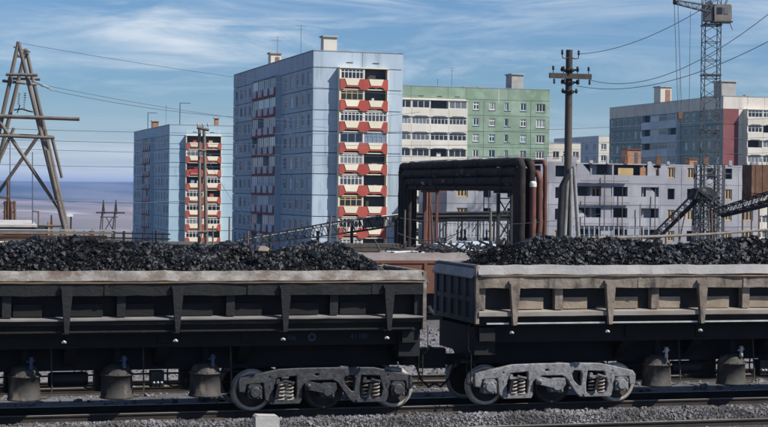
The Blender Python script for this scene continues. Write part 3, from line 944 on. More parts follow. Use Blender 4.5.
# low brown wagon two tracks behind
bw = thing('gondola_wagon', 'low reddish brown rail wagon seen through the gap between the coal wagons', 'wagon', (17.3, 69.4, 0))
L_ = 6.9
for sg in (-1, 1):
    b = MB(); b.box(-L_, L_, sg * 1.5 - .03, sg * 1.5 + .03, .98, 2.30); b.obj('side_wall', 'brown_wagon', bw)
    b = MB(); b.box(-L_ - .02, L_ + .02, sg * 1.5 - .07, sg * 1.5 + .07, 2.24, 2.36); b.obj('top_rail', 'brown_wagon', bw)
    pm = MB(); pm.prism([(-.06, 1.0), (.06, 1.0), (.06, 2.24), (-.06, 2.24)], sg * 1.53, sg * 1.60)
    pme = pm.mesh('side_post', 'brown_wagon')
    for i in range(8):
        inst('side_post', pme, bw, (-6.5 + i * 1.857, 0, 0))
    b = MB(); b.box(sg * L_ - .04, sg * L_ + .04, -1.46, 1.46, .98, 2.30); b.obj('end_wall', 'brown_wagon', bw)
    b = MB(); b.box(sg * 4.6 - 1.2, sg * 4.6 + 1.2, -1.1, 1.1, .45, .85); b.obj('bogie', 'black_under', bw)
    for dx in (-.92, .92):
        for s2 in (-1, 1):
            inst('wheel', WHEEL, bw, (sg * 4.6 + dx, s2 * .79, .475), 0 if s2 < 0 else math.pi)
b = MB(); b.box(-L_ + .1, L_ - .1, -1.3, 1.3, .82, 1.02); b.obj('underframe', 'black_under', bw)
b = MB()
gx = np.linspace(-6.8, 6.8, 60); gy = np.linspace(-1.44, 1.44, 14)
X, Y = np.meshgrid(gx, gy, indexing='ij')
Z = 2.28 + .34 * np.clip(1 - (Y / 1.44) ** 2, 0, 1) + (fbm(X * 2, Y * 2) - .47) * .16
b.add(np.stack([X, Y, Z], -1).reshape(-1, 3).tolist(), [(i * 14 + j, (i + 1) * 14 + j, (i + 1) * 14 + j + 1, i * 14 + j + 1) for i in range(59) for j in range(13)], 0, True)
tag(b.obj('ore_load', 'ore', None, (17.3, 69.4, 0)), 'pinkish grey crushed stone filling the low brown wagon', 'stone', kind='stuff')

# ================================================================ buildings
CACHE = {}
def panel_mesh(W, Hh, holes, t, mat):
    key = ('panel', round(W, 3), round(Hh, 3), tuple(tuple(round(q, 3) for q in h) for h in holes), t, mat)
    if key in CACHE:
        return CACHE[key]
    xs = sorted({0, W} | {q for h in holes for q in h[:2]}); zs = sorted({0, Hh} | {q for h in holes for q in h[2:]})
    m_ = MB()
    for i in range(len(xs) - 1):
        for j in range(len(zs) - 1):
            cx_, cz_ = (xs[i] + xs[i + 1]) / 2, (zs[j] + zs[j + 1]) / 2
            if any(h[0] < cx_ < h[1] and h[2] < cz_ < h[3] for h in holes):
                continue
            m_.add([(xs[i], 0, zs[j]), (xs[i + 1], 0, zs[j]), (xs[i + 1], 0, zs[j + 1]), (xs[i], 0, zs[j + 1])], [(0, 1, 2, 3)])
    def rim(x0, x1, z0, z1):
        a = [(x0, 0, z0), (x1, 0, z0), (x1, 0, z1), (x0, 0, z1)]; b_ = [(x, t, z) for x, _, z in a]
        m_.add(a + b_, [(k, (k + 1) % 4, (k + 1) % 4 + 4, k + 4) for k in range(4)])
    rim(0, W, 0, Hh)
    for h in holes:
        rim(*h)
    me = bpy.data.meshes.new('wall_panel')
    me.from_pydata(m_.v, [], m_.f); me.materials.append(M[mat]); me.update()
    CACHE[key] = me
    return me
def window_mesh(w, h, nm, tr, fw, mat):
    key = ('win', round(w, 3), round(h, 3), nm, tr, fw, mat)
    if key not in CACHE:
        m_ = MB()
        m_.box(0, w, .08, .15, 0, fw); m_.box(0, w, .08, .15, h - fw, h)
        m_.box(0, fw, .08, .15, fw, h - fw); m_.box(w - fw, w, .08, .15, fw, h - fw)
        for i in range(1, nm):
            x = w * i / nm
            m_.box(x - fw / 2, x + fw / 2, .08, .15, fw, h - fw)
        if tr:
            m_.box(fw, w - fw, .085, .145, h * tr - fw / 2, h * tr + fw / 2)
        CACHE[key] = m_.mesh('window', mat)
    return CACHE[key]
def pane_mesh(w, h, mat):
    key = ('pane', round(w, 3), round(h, 3), mat)
    if key not in CACHE:
        m_ = MB(); m_.box(0.01, w - .01, .12, .135, 0.01, h - .01)
        CACHE[key] = m_.mesh('pane', mat)
    return CACHE[key]
class Face:
    """a facade frame: x to the right seen from outside, y inwards, z up"""
    def __init__(s, root, org, rz):
        s.root = root; s.rz = rz
        s.o = Vector(org) - root.location
        s.R = Matrix.Rotation(rz, 3, 'Z')
    def put(s, name, me, x, y, z, parent=None):
        if parent is not None:
            return inst(name, me, parent, (x, y, z))
        return inst(name, me, s.root, s.o + s.R @ Vector((x, y, z)), s.rz)
    def window(s, x, z, w, h, nm=2, tr=0, fw=.10, fmat='white_paint', gmat='glass', y=0, nopane=False):
        o = s.put('window', window_mesh(w, h, nm, tr, fw, fmat), x, y, z)
        if not nopane:
            s.put('pane', pane_mesh(w, h, gmat), 0, 0, 0, o)
        return o
    def storey(s, z0, z1, breaks, wins, mat, t=.25, gap=.05, gmat='glass', fmat='white_paint', nm=2, bare=False):
        """one storey of wall panels between the breaks; wins: (xc, w, h, sill[, mullions])"""
        for a, b in zip(breaks[:-1], breaks[1:]):
            hs = []
            for q in wins:
                if a < q[0] < b:
                    hs.append((q[0] - q[1] / 2 - a - gap / 2, q[0] + q[1] / 2 - a - gap / 2, q[3], q[3] + q[2]))
            s.put('wall_panel', panel_mesh(b - a - gap, z1 - z0 - gap, hs, t, mat), a + gap / 2, random.uniform(-.01, .01), z0)
        if not bare:
            for q in wins:
                w_ = s.window(q[0] - q[1] / 2, z0 + q[3], q[1], q[2], q[4] if len(q) > 4 else random.choice((nm, nm, nm, 3)), random.choice((0, 0, .7)), random.choice((.10, .13, .16)), random.choice((fmat, fmat, fmat, 'pale_parapet')), gmat)
                key = ('sill', round(q[1], 2))
                if key not in CACHE:
                    m_ = MB(); m_.box(-.06, q[1] + .06, -.09, .07, -.05, -.004); CACHE[key] = m_.mesh('sill', 'galvanised')
                s.put('sill', CACHE[key], 0, 0, 0, w_)
    def box(s, name, mat, x0, x1, y0, y1, z0, z1):
        m_ = MB(); m_.box(x0, x1, y0, y1, z0, z1)
        return s.put(name, m_.mesh(name, mat), 0, 0, 0)

def loggia_stack(F, x0, bw, nb, depth, zbase, fh, nf, ph, style, glaz, wallmat, y0=0.0):
    """a stack of loggias standing proud of the wall: side walls, slabs, parapets, glazing"""
    ztop = zbase + nf * fh
    for i in range(nb + 1):
        ww = .16
        xx = x0 + i * bw
        F.box('loggia_wall', wallmat, xx - ww / 2, xx + ww / 2, y0 - depth + .02, y0 - .005, zbase, ztop)
    F.box('loggia_roof', wallmat, x0 - .12, x0 + nb * bw + .12, y0 - depth - .08, y0 - .004, ztop + .005, ztop + .16)
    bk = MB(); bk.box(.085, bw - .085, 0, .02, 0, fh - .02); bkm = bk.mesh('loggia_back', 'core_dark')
    sl = MB(); sl.box(.085, bw - .085, -depth + .03, -.004, 0, .14); slm = sl.mesh('loggia_slab', wallmat)
    if style == 'hex':
        a = MB(); a.prism([(0, 0), (.42, 0), (.72, .34), (bw - .72, .34), (bw - .42, 0), (bw, 0), (bw, ph), (0, ph)], -depth - .10, -depth + .02)
        b = MB(); b.prism([(.62, ph + .015), (bw - .62, ph + .015), (bw - .92, .58), (.92, .58)], -depth - .15, -depth - .10)
        pms = [('parapet', a.mesh('parapet', 'red_parapet')), ('parapet_panel', b.mesh('parapet_panel', 'cream_parapet'))]
    elif style == 'maroon':
        a = MB(); a.box(0, bw, -depth - .06, -depth + .02, -.05, ph)
        b = MB(); b.prism([(.55, ph + .02), (bw - .55, ph + .02), (bw - .85, .25), (.85, .25)], -depth - .14, -depth - .06)
        pms = [('parapet', a.mesh('parapet', 'maroon_parapet')), ('parapet_panel', b.mesh('parapet_panel', 'pale_parapet'))]
    else:
        a = MB(); a.prism([(.02, -.08), (bw - .02, -.08), (bw - .02, ph), (.02, ph)], -depth - .07, -depth + .02)
        pms = [('parapet', a.mesh('parapet', style))]
        if F.root.name.startswith('green') or style == 'white_panel':
            c_ = MB(); c_.prism([(.3, ph + fh - ph - .10), (bw - .3, ph + fh - ph - .10), (bw - .75, ph + fh - ph + .08), (.75, ph + fh - ph + .08)], -depth - .16, -depth - .0)
            pms.append(('awning', c_.mesh('awning', 'core_dark')))
    oh = fh - ph - .08
    for k in range(nf):
        z = zbase + (nf - 1 - k) * fh
        for i in range(nb):
            xx = x0 + i * bw
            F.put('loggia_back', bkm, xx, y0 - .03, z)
            F.put('loggia_slab', slm, xx, y0, z)
            for nme, pm_ in pms:
                if nme == 'awning' and k == 0:
                    continue
                F.put(nme, pm_, xx, y0, z)
            gl = glaz(k, i)
            if not gl and style == 'hex' or random.random() < .12:
                for q in range(random.choice((1, 1, 2))):
                    a_ = random.uniform(.2, bw - 1.2)
                    F.box('stored_item', random.choice(['white_panel', 'ochre_wood', 'blue_paint', 'pale_parapet', 'dark_wood', 'red_parapet']), xx + a_, xx + a_ + random.uniform(.25, .9), y0 - depth * random.uniform(.5, .8), y0 - depth * .3, z + .15, z + ph + random.uniform(.05, .75))
            if gl:
                fm, nmul = gl
                gq = 'glass_shade' if F.rz else 'glass'
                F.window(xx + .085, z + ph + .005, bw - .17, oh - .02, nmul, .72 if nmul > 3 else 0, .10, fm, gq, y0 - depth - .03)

def roof_box(root, x, y, z, w, d, h, mat, doormat=None):
    m_ = MB(); m_.box(-w / 2, w / 2, -d / 2, d / 2, 0, h)
    o = m_.obj('roof_housing', mat, root, Vector((x, y, z)) - root.location)
    c_ = MB(); c_.box(-w / 2 - .18, w / 2 + .18, -d / 2 - .18, d / 2 + .18, h + .002, h + .22); c_.obj('cap', 'concrete', o)
    if doormat:
        c_ = MB(); c_.box(-.1, w / 2 - .25, -d / 2 - .05, -d / 2 - .002, .1, h - .5); c_.obj('door', doormat, o)
    return o
def antenna(root, x, y, z, h, w=1.0):
    m_ = MB(); m_.bar((0, 0, 0), (0, 0, h), .032, n=5)
    m_.bar((-w / 2, 0, h - .15), (w / 2, 0, h - .15), .022, n=4); m_.bar((-w / 3, 0, h - .6), (w / 3, 0, h - .6), .02, n=4)
    m_.obj('antenna', 'wire', root, Vector((x, y, z)) - root.location)
def pole_arm(root, x, y, z, h, arm):
    m_ = MB(); m_.bar((0, 0, 0), (0, 0, h), .09, n=6); m_.bar((0, 0, h), (arm, 0, h), .07, n=6)
    m_.obj('roof_bracket', 'wire', root, Vector((x, y, z)) - root.location)
def core_and_roof(root, X0, X1, Y0, Y1, zg, zt, backmat, inset=.24):
    m_ = MB(); m_.box(X0 + inset, X1 - inset, Y0 + inset, Y1 - inset, zg, zt - .35)
    m_.obj('inner_wall', 'joint', root, -root.location)
    m_ = MB(); m_.box(X1 - inset + .003, X1, Y0 + .02, Y1, zg, zt - .02); m_.obj('end_wall', backmat, root, -root.location)
    m_ = MB(); m_.box(X0 + inset + .01, X1 - inset, Y1 - inset + .003, Y1, zg, zt - .02); m_.obj('rear_wall', backmat, root, -root.location)
    m_ = MB(); m_.box(X0 + .26, X1 - .26, Y0 + .26, Y1 - .26, zt - .345, zt - .25); m_.obj('roof', 'roof_felt', root, -root.location)
    m_ = MB()
    m_.box(X0 - .06, X1 + .06, Y0 - .06, Y0 + .3, zt, zt + .09); m_.box(X0 - .06, X0 + .3, Y0 + .3, Y1 + .06, zt, zt + .09)
    m_.box(X1 - .3, X1 + .06, Y0 + .3, Y1 + .06, zt, zt + .09); m_.box(X0 + .3, X1 - .3, Y1 - .3, Y1 + .06, zt, zt + .09)
    m_.obj('roof_coping', 'galvanised', root, -root.location)

FH = 2.8
def blue_tower(label, X0, X1, Y0, Y1, zt, bx0, bx1, glaz, cols, logg, mat, gm='glass_shade'):
    zg = -4.2 if zt > 20 else -9.5
    root = thing('apartment_tower', label, 'building', (X0, Y0, zg), 'blue apartment towers')
    zf = zt - 3.55 - 1.5            # floor level of the top storey
    nf = 9
    core_and_roof(root, X0, X1, Y0, Y1, zg, zt, mat)
    # lit end wall: blank blue panels either side of the loggias
    F = Face(root, (X0, Y0, 0), 0)
    W = X1 - X0
    mid = (bx0 + bx1) / 2 - X0
    F.storey(zf + FH + .12, zt, [0, mid, W], [], mat)
    for k in range(nf):
        z = zf - k * FH
        F.storey(z + .12, z + FH + .12, [0, bx0 - X0, bx1 - X0, W], [], mat, gap=.10)
    vt = MB(); vt.box(0, .9, -.03, .02, 0, .12); vm = vt.mesh('vent', 'joint')
    for xx in (mid - 2.2, mid + 1.4):
        F.put('vent', vm, xx, 0, zf + FH + .75)
    bw = (bx1 - bx0) / 2
    loggia_stack(F, bx0 - X0, bw, 2, .95, zf - (nf - 1) * FH, FH, nf, 1.42, 'hex', glaz, 'cream_parapet')
    # shaded long wall
    G = Face(root, (X0, Y1, 0), -math.pi / 2)
    Lw = Y1 - Y0
    lx0, lx1 = Y1 - logg[1], Y1 - logg[0]
    wins = [(Y1 - c, 1.75, 1.6, .64) for c in cols]
    brk = sorted([0, lx0, lx1, Lw] + [lx0 / 2, lx1 + (Lw - lx1) * .4])
    G.storey(zf + FH + .12, zt, [0, lx0 / 2, lx0, lx1, lx1 + (Lw - lx1) * .4, Lw], [], mat)
    def wins_in(k):
        return wins
    for k in range(nf):
        z = zf - k * FH
        wl = [w for w in wins if not any(abs(w[0] - b) < .8 for b in brk[1:-1])]
        # shift breaks clear of windows
        G.storey(z + .12, z + FH + .12, [0, lx0, lx1, Lw], wins, mat, gap=.09, gmat=gm)
    nb = 4
    loggia_stack(G, lx0, (lx1 - lx0) / nb, nb, .9, zf - (nf - 1) * FH, FH, nf, 1.25, 'maroon',
                 lambda k, i: ('pale_parapet', 3) if (k * 7 + i * 5 + k * i) % 5 not in (1,) else None, mat)
    return root
def g_main(k, i):
    if i == 0:
        return ('white_paint', 6) if k not in (1, 3, 6) else (('blue_paint', 3) if k == 3 else ('ochre_wood', 4))
    return {2: ('white_paint', 6), 3: ('blue_paint', 5)}.get(k)
main = blue_tower('large blue nine storey block with red and cream balconies in the middle', 54.5, 66.85, 217.46, 269.8, 23.67, 57.95, 64.5, g_main,
                  [267.3, 263.6, 260.3, 257.0, 253.6, 233.3, 229.6, 226.1, 222.8, 219.3], (235.7, 251.2), 'blue_panel')
roof_box(main, 59.6, 229, 23.4, 1.9, 1.6, 3.1, 'white_panel')
roof_box(main, 57.6, 254, 23.4, 1.6, 1.8, 2.6, 'white_panel', 'brick_orange')
antenna(main, 56.2, 246, 23.5, 4.5, 2.4); antenna(main, 57.8, 238, 23.5, 5.5, 1.4)

def g_left(k, i):
    return {(0, 0): None, (1, 0): ('white_paint', 4), (3, 1): ('white_paint', 5), (4, 0): ('white_paint', 5), (5, 0): ('white_paint', 5), (6, 0): ('white_paint', 5), (6, 1): ('white_paint', 5), (5, 1): ('white_paint', 4), (7, 0): ('white_paint', 5)}.get((k, i))
left = blue_tower('smaller blue block with red and cream balconies at the left, farther away', 57.2, 71.6, 349.1, 400.2, 18.55, 60.6, 67.9, g_left,
                  [397.0, 393.5, 390.0, 386.5, 383.0, 366.0, 362.2, 358.4, 354.6, 351.4], (369.5, 380.5), 'blue_panel_b')
cl = MB(); cl.box(0, 1.9, -.03, 0, 0, .8)
cl.obj('red_blanket', 'red_cloth', left, Vector((61.4, 349.1 - 1.12, 18.55 - 5.05 - 2 * FH + .75)) - left.location)
pole_arm(left, 60.5, 356, 18.4, 5.0, 2.2); pole_arm(left, 58.6, 388, 18.4, 4.2, 2.0)
roof_box(left, 59.0, 380, 18.3, 1.4, 1.4, 2.0, 'brick_orange'); roof_box(left, 67.9, 354, 18.3, .8, .8, 1.9, 'brick_orange')
antenna(left, 59.5, 368, 18.4, 5.0, .5)

# green and white block
gr = thing('green_apartment_block', 'pale green nine storey block with white loggias, behind the pipe crossing', 'building', (76, 283.9, -4.2))
zt = 23.8
core_and_roof(gr, 76, 114.8, 283.9, 297, -4.2, zt, 'green_panel')
F = Face(gr, (76, 283.9, 0), 0)
zf = 19.9 - .85
F.storey(zf + FH - .1, zt, [0, 12.8, 19.6, 23, 30.9, 38.8], [], 'green_panel')
gw = [(100.9, 1.15, 1.35, .95), (103.9, 1.15, 1.35, .95), (106.8, 1.15, 1.35, .95), (109.8, 1.15, 1.35, .95), (113.1, 1.7, 1.45, .85, 3)]
for k in range(9):
    z = zf - k * FH
    F.storey(z - .1, z + FH - .1, [23, 26.3, 30.9, 35.2, 38.8], [(q[0] - 76,) + q[1:] for q in gw], 'green_panel', gap=.06)
    F.storey(z - .1, z + FH - .1, [0, 12.8, 23], [], 'white_panel')
loggia_stack(F, 2.4, 3.41, 6, 1.0, zf - 8 * FH - .55, FH, 9, 1.38, 'white_panel',
             lambda k, i: None if (k, i) in ((0, 4), (3, 4), (0, 3), (2, 5)) and i == 4 else (('white_paint', (3, 4, 5)[(k * 5 + i * 3) % 3])), 'white_panel')
vt = MB(); vt.box(0, .9, -.03, .02, 0, .14); vm = vt.mesh('vent', 'joint')
for xx in (14.2, 17.6, 20.9):
    F.put('vent', vm, xx, 0, 22.0)
st_ = MB(); st_.box(0, .12, -.03, -.012, 21.1, 23.7); F.put('light_strip', st_.mesh('light_strip', 'white_panel'), 29.0, 0, 0)
roof_box(gr, 109.6, 288, 23.6, 2.2, 3.0, 2.9, 'concrete')
antenna(gr, 98, 289, 23.6, 4.0, 1.3); antenna(gr, 96, 291, 23.6, 2.0, .5)
for xx in (101.2, 104):
    roof_box(gr, xx, 290, 23.6, 1.3, 1.3, .5, 'roof_felt')

# grey-green and white block on the right
rb = thing('white_apartment_block', 'nine storey block with grey green shaded side and white loggias, at the right edge', 'building', (150.3, 286.07, -4.2))
zt = 23.8
core_and_roof(rb, 150.3, 176, 286.07, 337.5, -4.2, zt, 'white_panel')
F = Face(rb, (150.3, 286.07, 0), 0)
zf = 19.05
F.storey(zf + FH - .4, zt, [0, 8.6, 17.2, 25.7], [], 'stained_white')
for k in range(9):
    z = zf - k * FH
    F.storey(z - .4, z + FH - .4, [0, 3.2], [], 'pink_panel', gap=.07)
    F.storey(z - .4, z + FH - .4, [3.2, 14, 25.7], [], 'white_panel')
loggia_stack(F, 4.3, 3.15, 6, 1.5, zf - 8 * FH - .55, FH, 9, 1.40, 'white_panel',
             lambda k, i: None if (k + i) % 4 == 2 or (k == 1 and i == 1) else ('white_paint', 4), 'white_panel')
G = Face(rb, (150.3, 337.5, 0), -math.pi / 2)
G.storey(zf + FH - .4, zt, [0, 17.7, 33.9, 51.43], [], 'stained_white')
cw = [336.3, 333.4, 330.4, 327.4, 324.4, 321.6, 301.2, 298.0, 294.8, 291.5, 288.2]
for k in range(9):
    z = zf - k * FH
    G.storey(z - .4, z + FH - .4, [0, 17.7, 33.9, 51.43], [(337.5 - c, 1.3, 1.5, .95) for c in cw], 'greygreen_panel', gap=.06, gmat='glass_shade')
loggia_stack(G, 17.9, 3.95, 4, .8, zf - 8 * FH - .5, FH, 9, 1.4, 'pale_parapet',
             lambda k, i: None if (i == 0 and k < 3) or (i == 3 and k in (1, 4)) else ('pale_parapet', 4), 'pale_parapet')
roof_box(rb, 153.2, 291, 23.6, 3.0, 3.2, 3.1, 'concrete'); roof_box(rb, 151.9, 315, 23.6, 2.4, 3.0, 3.4, 'white_panel', 'brick_orange')
antenna(rb, 152.6, 309, 23.6, 5.0, .6)
roof_box(rb, 157.8, 291, 23.6, .7, .7, .6, 'roof_felt')

# two lower blocks in the far background
def small_block(label, X0, X1, Y0, Y1, zg, zt, matf, mats, nf, fwin, swin):
    root = thing('distant_block', label, 'building', (X0, Y0, zg))
    core_and_roof(root, X0, X1, Y0, Y1, zg, zt, mats)
    F = Face(root, (X0, Y0, 0), 0); G = Face(root, (X0, Y1, 0), -math.pi / 2)
    W, Lw = X1 - X0, Y1 - Y0
    F.storey(zt - 1.4, zt, [0, W / 2, W], [], matf); G.storey(zt - 1.4, zt, [0, Lw / 2, Lw], [], mats)
    for k in range(nf):
        z = zt - 1.4 - (k + 1) * FH
        F.storey(z, z + FH, [0, W / 2, W], [(W * (i + .5) / fwin, 1.5, 1.5, .8) for i in range(fwin) if abs((i + .5) / fwin - .5) > .04], matf)
        G.storey(z, z + FH, [0, Lw / 2, Lw], [(Lw * (i + .5) / swin, 2.0, 1.6, .8, 3) for i in range(swin) if abs((i + .5) / swin - .5) > .04], mats, gmat='glass_shade')
    return root
small_block('distant grey blue block peeking out left of the grey green one', 169.5, 186, 387, 416, -8, 19.6, 'white_panel', 'pale_parapet', 9, 6, 6)
small_block('low white block with dark windows between the green block and the pole', 136, 150.3, 353, 366, -8, 16.6, 'white_panel', 'white_panel', 8, 6, 4)

# unfinished block of bare concrete panels
ub = thing('unfinished_block', 'unfinished building of bare grey concrete panels behind the crane', 'building', (70.7, 210, -4.2))
X0, X1, Y0, Y1 = 70.7, 116.1, 210.0, 222.0
UF = 2.85
zb = [6.70 - UF * k for k in range(4)]
m_ = MB(); m_.box(X0 + .35, 88.8, Y0 + .9, Y1 - .3, -4.2, 9.2); m_.box(88.8, 101.1, Y0 + 1.7, Y1 - .3, -4.2, 9.2); m_.box(101.1, X1 - .35, Y0 + .9, Y1 - .3, -4.2, 9.2)
m_.obj('inner_wall', 'core_dark', ub, -ub.location)  # dark core box, the gloom of the empty rooms put into its colour
F = Face(ub, (X0, Y0, 0), 0); G = Face(ub, (X0, Y1, 0), -math.pi / 2)
lw = [(72.85, 1.5, 1.45, .82), (76.3, 1.0, 1.45, .82), (79.6, 1.0, 1.45, .82), (83.0, 1.5, 1.45, .82), (86.6, 1.5, 1.45, .82)]
rw = [(102.7, 1.05, 1.45, .82), (105.6, 1.05, 1.45, .82), (108.5, 1.05, 1.45, .82), (111.3, 1.05, 1.45, .82), (114.2, 1.75, 1.45, .82)]
yellow = {(0, 72.85), (1, 72.85), (2, 72.85), (0, 102.7), (0, 105.6), (1, 111.3), (2, 111.3), (2, 105.6), (3, 102.7), (2, 102.7), (2, 114.2), (3, 114.2), (3, 111.3), (1, 83.0), (3, 86.6)}
for k in range(4):
    z = zb[k]
    top = z + UF
    F.storey(z, top, [0, 3.9, 7.4, 10.8, 14.2, 18.1], [(q[0] - X0,) + q[1:] for q in lw], 'concrete_panel', t=.35, gap=.05, bare=True)
    F.storey(z, top - (.3 if k == 0 else 0), [30.4, 33.5, 36.4, 39.3, 42.1, 45.4], [(q[0] - X0,) + q[1:] for q in rw], 'concrete_panel', t=.35, gap=.05, bare=True)
    for q in lw + rw:
        if (k, q[0]) in yellow:
            F.window(q[0] - q[1] / 2 - X0 + .02, z + .84, q[1] - .04, 1.41, 3 if q[1] > 1.3 else 2, 0, .16, 'ochre_wood', 'glass_void', .02)
    G.storey(z, top, [0, 4, 8, 12], [], 'concrete_panel', t=.35)
    # slabs and cross walls of the open loggia bays
    F.box('floor_slab', 'concrete_panel', 18.12, 30.38, .02, 1.68, z - .16, z)
    for j, (a, b) in enumerate(((18.1, 23.3), (23.55, 30.2))):
        F.put('parapet', panel_mesh(b - a - .06, 1.12, [], .2, 'concrete_panel'), a + .03, -.02, z + .02)
        if k:
            F.box('lintel', 'concrete_panel', a + .02, b - .02, .03, .3, top - .42, top - .17)
    for xx, d0 in ((18.1, 0.), (20.4, .55), (23.3, -.03), (26.0, .6), (28.0, .5), (30.2, 0.)):
        if k == 0 and xx == 26.0:
            continue
        F.box('cross_wall', 'concrete_panel', xx, xx + .2, d0, 1.69, z + .001, z + UF - .17 - (0 if k else random.uniform(0, .9)))
    if k:
        for a_, b_ in ((21.75, 23.2), (25.6, 27.6)):
            F.put('pier_panel', panel_mesh(b_ - a_, UF - 1.2 - .18, [], .2, 'concrete_panel'), a_, .02, z + 1.16)
    F.box('loggia_back', 'concrete_panel', 20.6, 21.6, 1.3, 1.66, z + .002, z + UF - .18)
    F.box('loggia_back', 'concrete_panel', 28.3, 29.6, 1.2, 1.6, z + .002, z + UF - .18)
    if k == 1:
        F.window(20.65, z + .3, 1.3, 2.0, 2, 0, .18, 'ochre_wood', 'glass_void', .7)
for a, b in ((24.4, 26.6),):
    F.box('timber_form', 'ochre_wood', a, b, .5, .62, zb[0] + .3, zb[0] + 2.1)
F.box('timber_form', 'brick_orange', 27.6, 30.1, .45, .55, zb[0] + .9, zb[0] + 2.2)
m_ = MB(); m_.box(X1 - .34, X1, Y0 + .01, Y1, -4.2, 9.5); m_.obj('end_wall', 'concrete_panel', ub, -ub.location)
F.storey(-4.2, zb[3], [0, 9, 18.1, 24, 30.4, 38, 45.4], [], 'concrete_panel')
m_ = MB(); m_.box(X0 + .4, X1 - .4, Y0 + .4, Y1 - .4, 9.25, 9.38); m_.obj('top_slab', 'concrete', ub, -ub.location)
# wall panels of the next storey standing about on top
for xx, w_, h_, yy in ((16.2, 2.0, .9, .1), (44.0, 1.2, .5, .1), (3.0, 2.4, .5, .2)):
    m_ = MB(); m_.box(xx, xx + w_, yy, yy + .3, 9.4, 9.4 + h_); F.put('loose_panel', m_.mesh('loose_panel', 'concrete_panel'), 0, 0, 0)
for xx in (19.2, 22.0, 24.6, 27.2, 29.4, 5.6, 12.4, 16.9):      # props and scaffold poles before the facade
    F.box('scaffold_pole', 'dark_wood', xx, xx + .09, -.45, -.36, -4.0, random.uniform(3, 10.3))
for z in (1.3, 4.1, 7.0):
    F.box('scaffold_board', 'old_wood', 18.6, 23.0 + random.uniform(0, 4), -.5, -.2, z, z + .07)
for k, xx, w_, h_ in ((0, 18.3, 1.9, 1.5), (1, 21.8, 1.3, .9), (1, 28.4, 1.6, 1.2), (2, 18.3, 1.4, 1.0), (2, 26.3, 1.5, .8), (0, 28.6, 1.3, 1.9)):
    m_ = MB(); m_.prism([(0, 0), (w_, 0), (w_, h_ * random.uniform(.2, .6)), (w_ * .4, h_), (0, h_)], .28, .42)
    F.put('leaning_panel', m_.mesh('leaning_panel', 'concrete_panel'), xx, 0, zb[k] + 1.13)
for xx in (20.2, 22.6, 25.2, 29.9, 31.5, 37.0, 40.8, 8.0, 10.5, 14.0):
    h_ = random.uniform(.3, 1.3); m_ = MB(); m_.box(xx, xx + random.uniform(.15, .9), .3, .5, 9.385, 9.385 + h_); F.put('starter_wall', m_.mesh('starter_wall', random.choice(['concrete_panel', 'concrete', 'rust'])), 0, 0, 0)
def site_hut(label, x, y, z, w, d, h):
    t = thing('site_hut', label, 'hut', (x, y, z))
    m_ = MB(); m_.box(-w / 2, w / 2, -d / 2, d / 2, 0, h); m_.obj('hut_wall', 'brick_orange', t)
    m_ = MB(); m_.box(-w / 2 - .1, w / 2 + .1, -d / 2 - .1, d / 2 + .1, h + .003, h + .14); m_.obj('hut_roof', 'rust', t)
    m_ = MB(); m_.box(.05, .55, -d / 2 - .03, -d / 2 - .003, .1, h - .35); m_.obj('hut_door', 'core_dark', t)
site_hut('orange hut on the roof edge of the unfinished building', 97.5, 211.6, 9.38, 2.0, 1.8, 1.9)
site_hut('small low orange box on the unfinished building beside the crane', 107.0, 212.6, 9.38, 1.2, 1.2, .8)

# ================================================================ tower crane
cr = thing('tower_crane', 'dark lattice tower crane with operator cab, in front of the unfinished building', 'crane', (99.0, 191.8, -4.1))
def C(v):
    return Vector(v) - cr.location
m_ = MB()
lattice(m_, (0, 0, 1.2), (0, 0, 42), 1.95, 1.95, 36, .075)
for z in (9.0, 17.5, 24.3, 30.5):
    for a, b in (((-1.05, -1.05), (1.05, -1.05)), ((1.05, -1.05), (1.05, 1.05)), ((1.05, 1.05), (-1.05, 1.05)), ((-1.05, 1.05), (-1.05, -1.05))):
        m_.bar((*a, z), (*b, z), .12, n=4)
m_.obj('mast', 'crane_steel', cr, rz=R(-14))
m_ = MB(); lattice(m_, (0, 0, 1.0), (0, 0, 13.2), 2.7, 2.7, 9, .09)
for k in range(4):
    a = R(45 + 90 * k - 14)
    m_.bar((1.9 * math.cos(a), 1.9 * math.sin(a), 13.2), (1.9 * math.cos(a), 1.9 * math.sin(a), 1), .11, n=4)
m_.obj('lower_tower', 'crane_steel', cr)
m_ = MB(); m_.box(-2.6, 2.6, -2.4, 2.4, 0.1, 1.1); m_.box(-1.8, 1.8, -1.5, 1.5, 1.1, 2.0); m_.obj('base_carriage', 'crane_steel', cr)
m_ = MB()
m_.prism([(-1.05, 0), (1.0, 0), (1.1, .3), (1.05, 1.9), (.9, 2.05), (-1.0, 2.05), (-1.1, 1.7)], -.85, .85)
cab = m_.obj('cab', 'crane_cab', cr, C((99.55, 190.2, 26.75)), R(-14))
m_ = MB(); m_.box(.1, .62, -.89, -.852, .85, 1.65); m_.obj('cab_window', 'glass', cab)
m_ = MB(); m_.box(-.75, -.1, -.89, -.852, .85, 1.65); m_.obj('cab_window', 'glass', cab)
m_ = MB(); m_.box(-1.2, 1.2, -1.0, 1.0, -.16, -.003); m_.obj('cab_floor', 'crane_steel', cab)
m_ = MB(); m_.prism([(-2.2, 0), (-1.2, 0), (-1.2, 1.9), (-1.5, 2.6), (-2.2, 2.0)], -.7, .7); m_.obj('winch_housing', 'crane_steel', cab)
tip = at(675, 2, 195)
m_ = MB(); lattice(m_, C((98.0, 190.6, 28.3)), C(tip), .8, .4, 9, .06)
m_.obj('jib', 'crane_steel', cr)
m_ = MB(); m_.lathe([(.002, -.12), (.34, -.12), (.3, 0), (.34, .12), (.002, .12)], C(tip), 'x', 14); m_.obj('tip_sheave', 'boom_steel', cr)
m_ = MB()
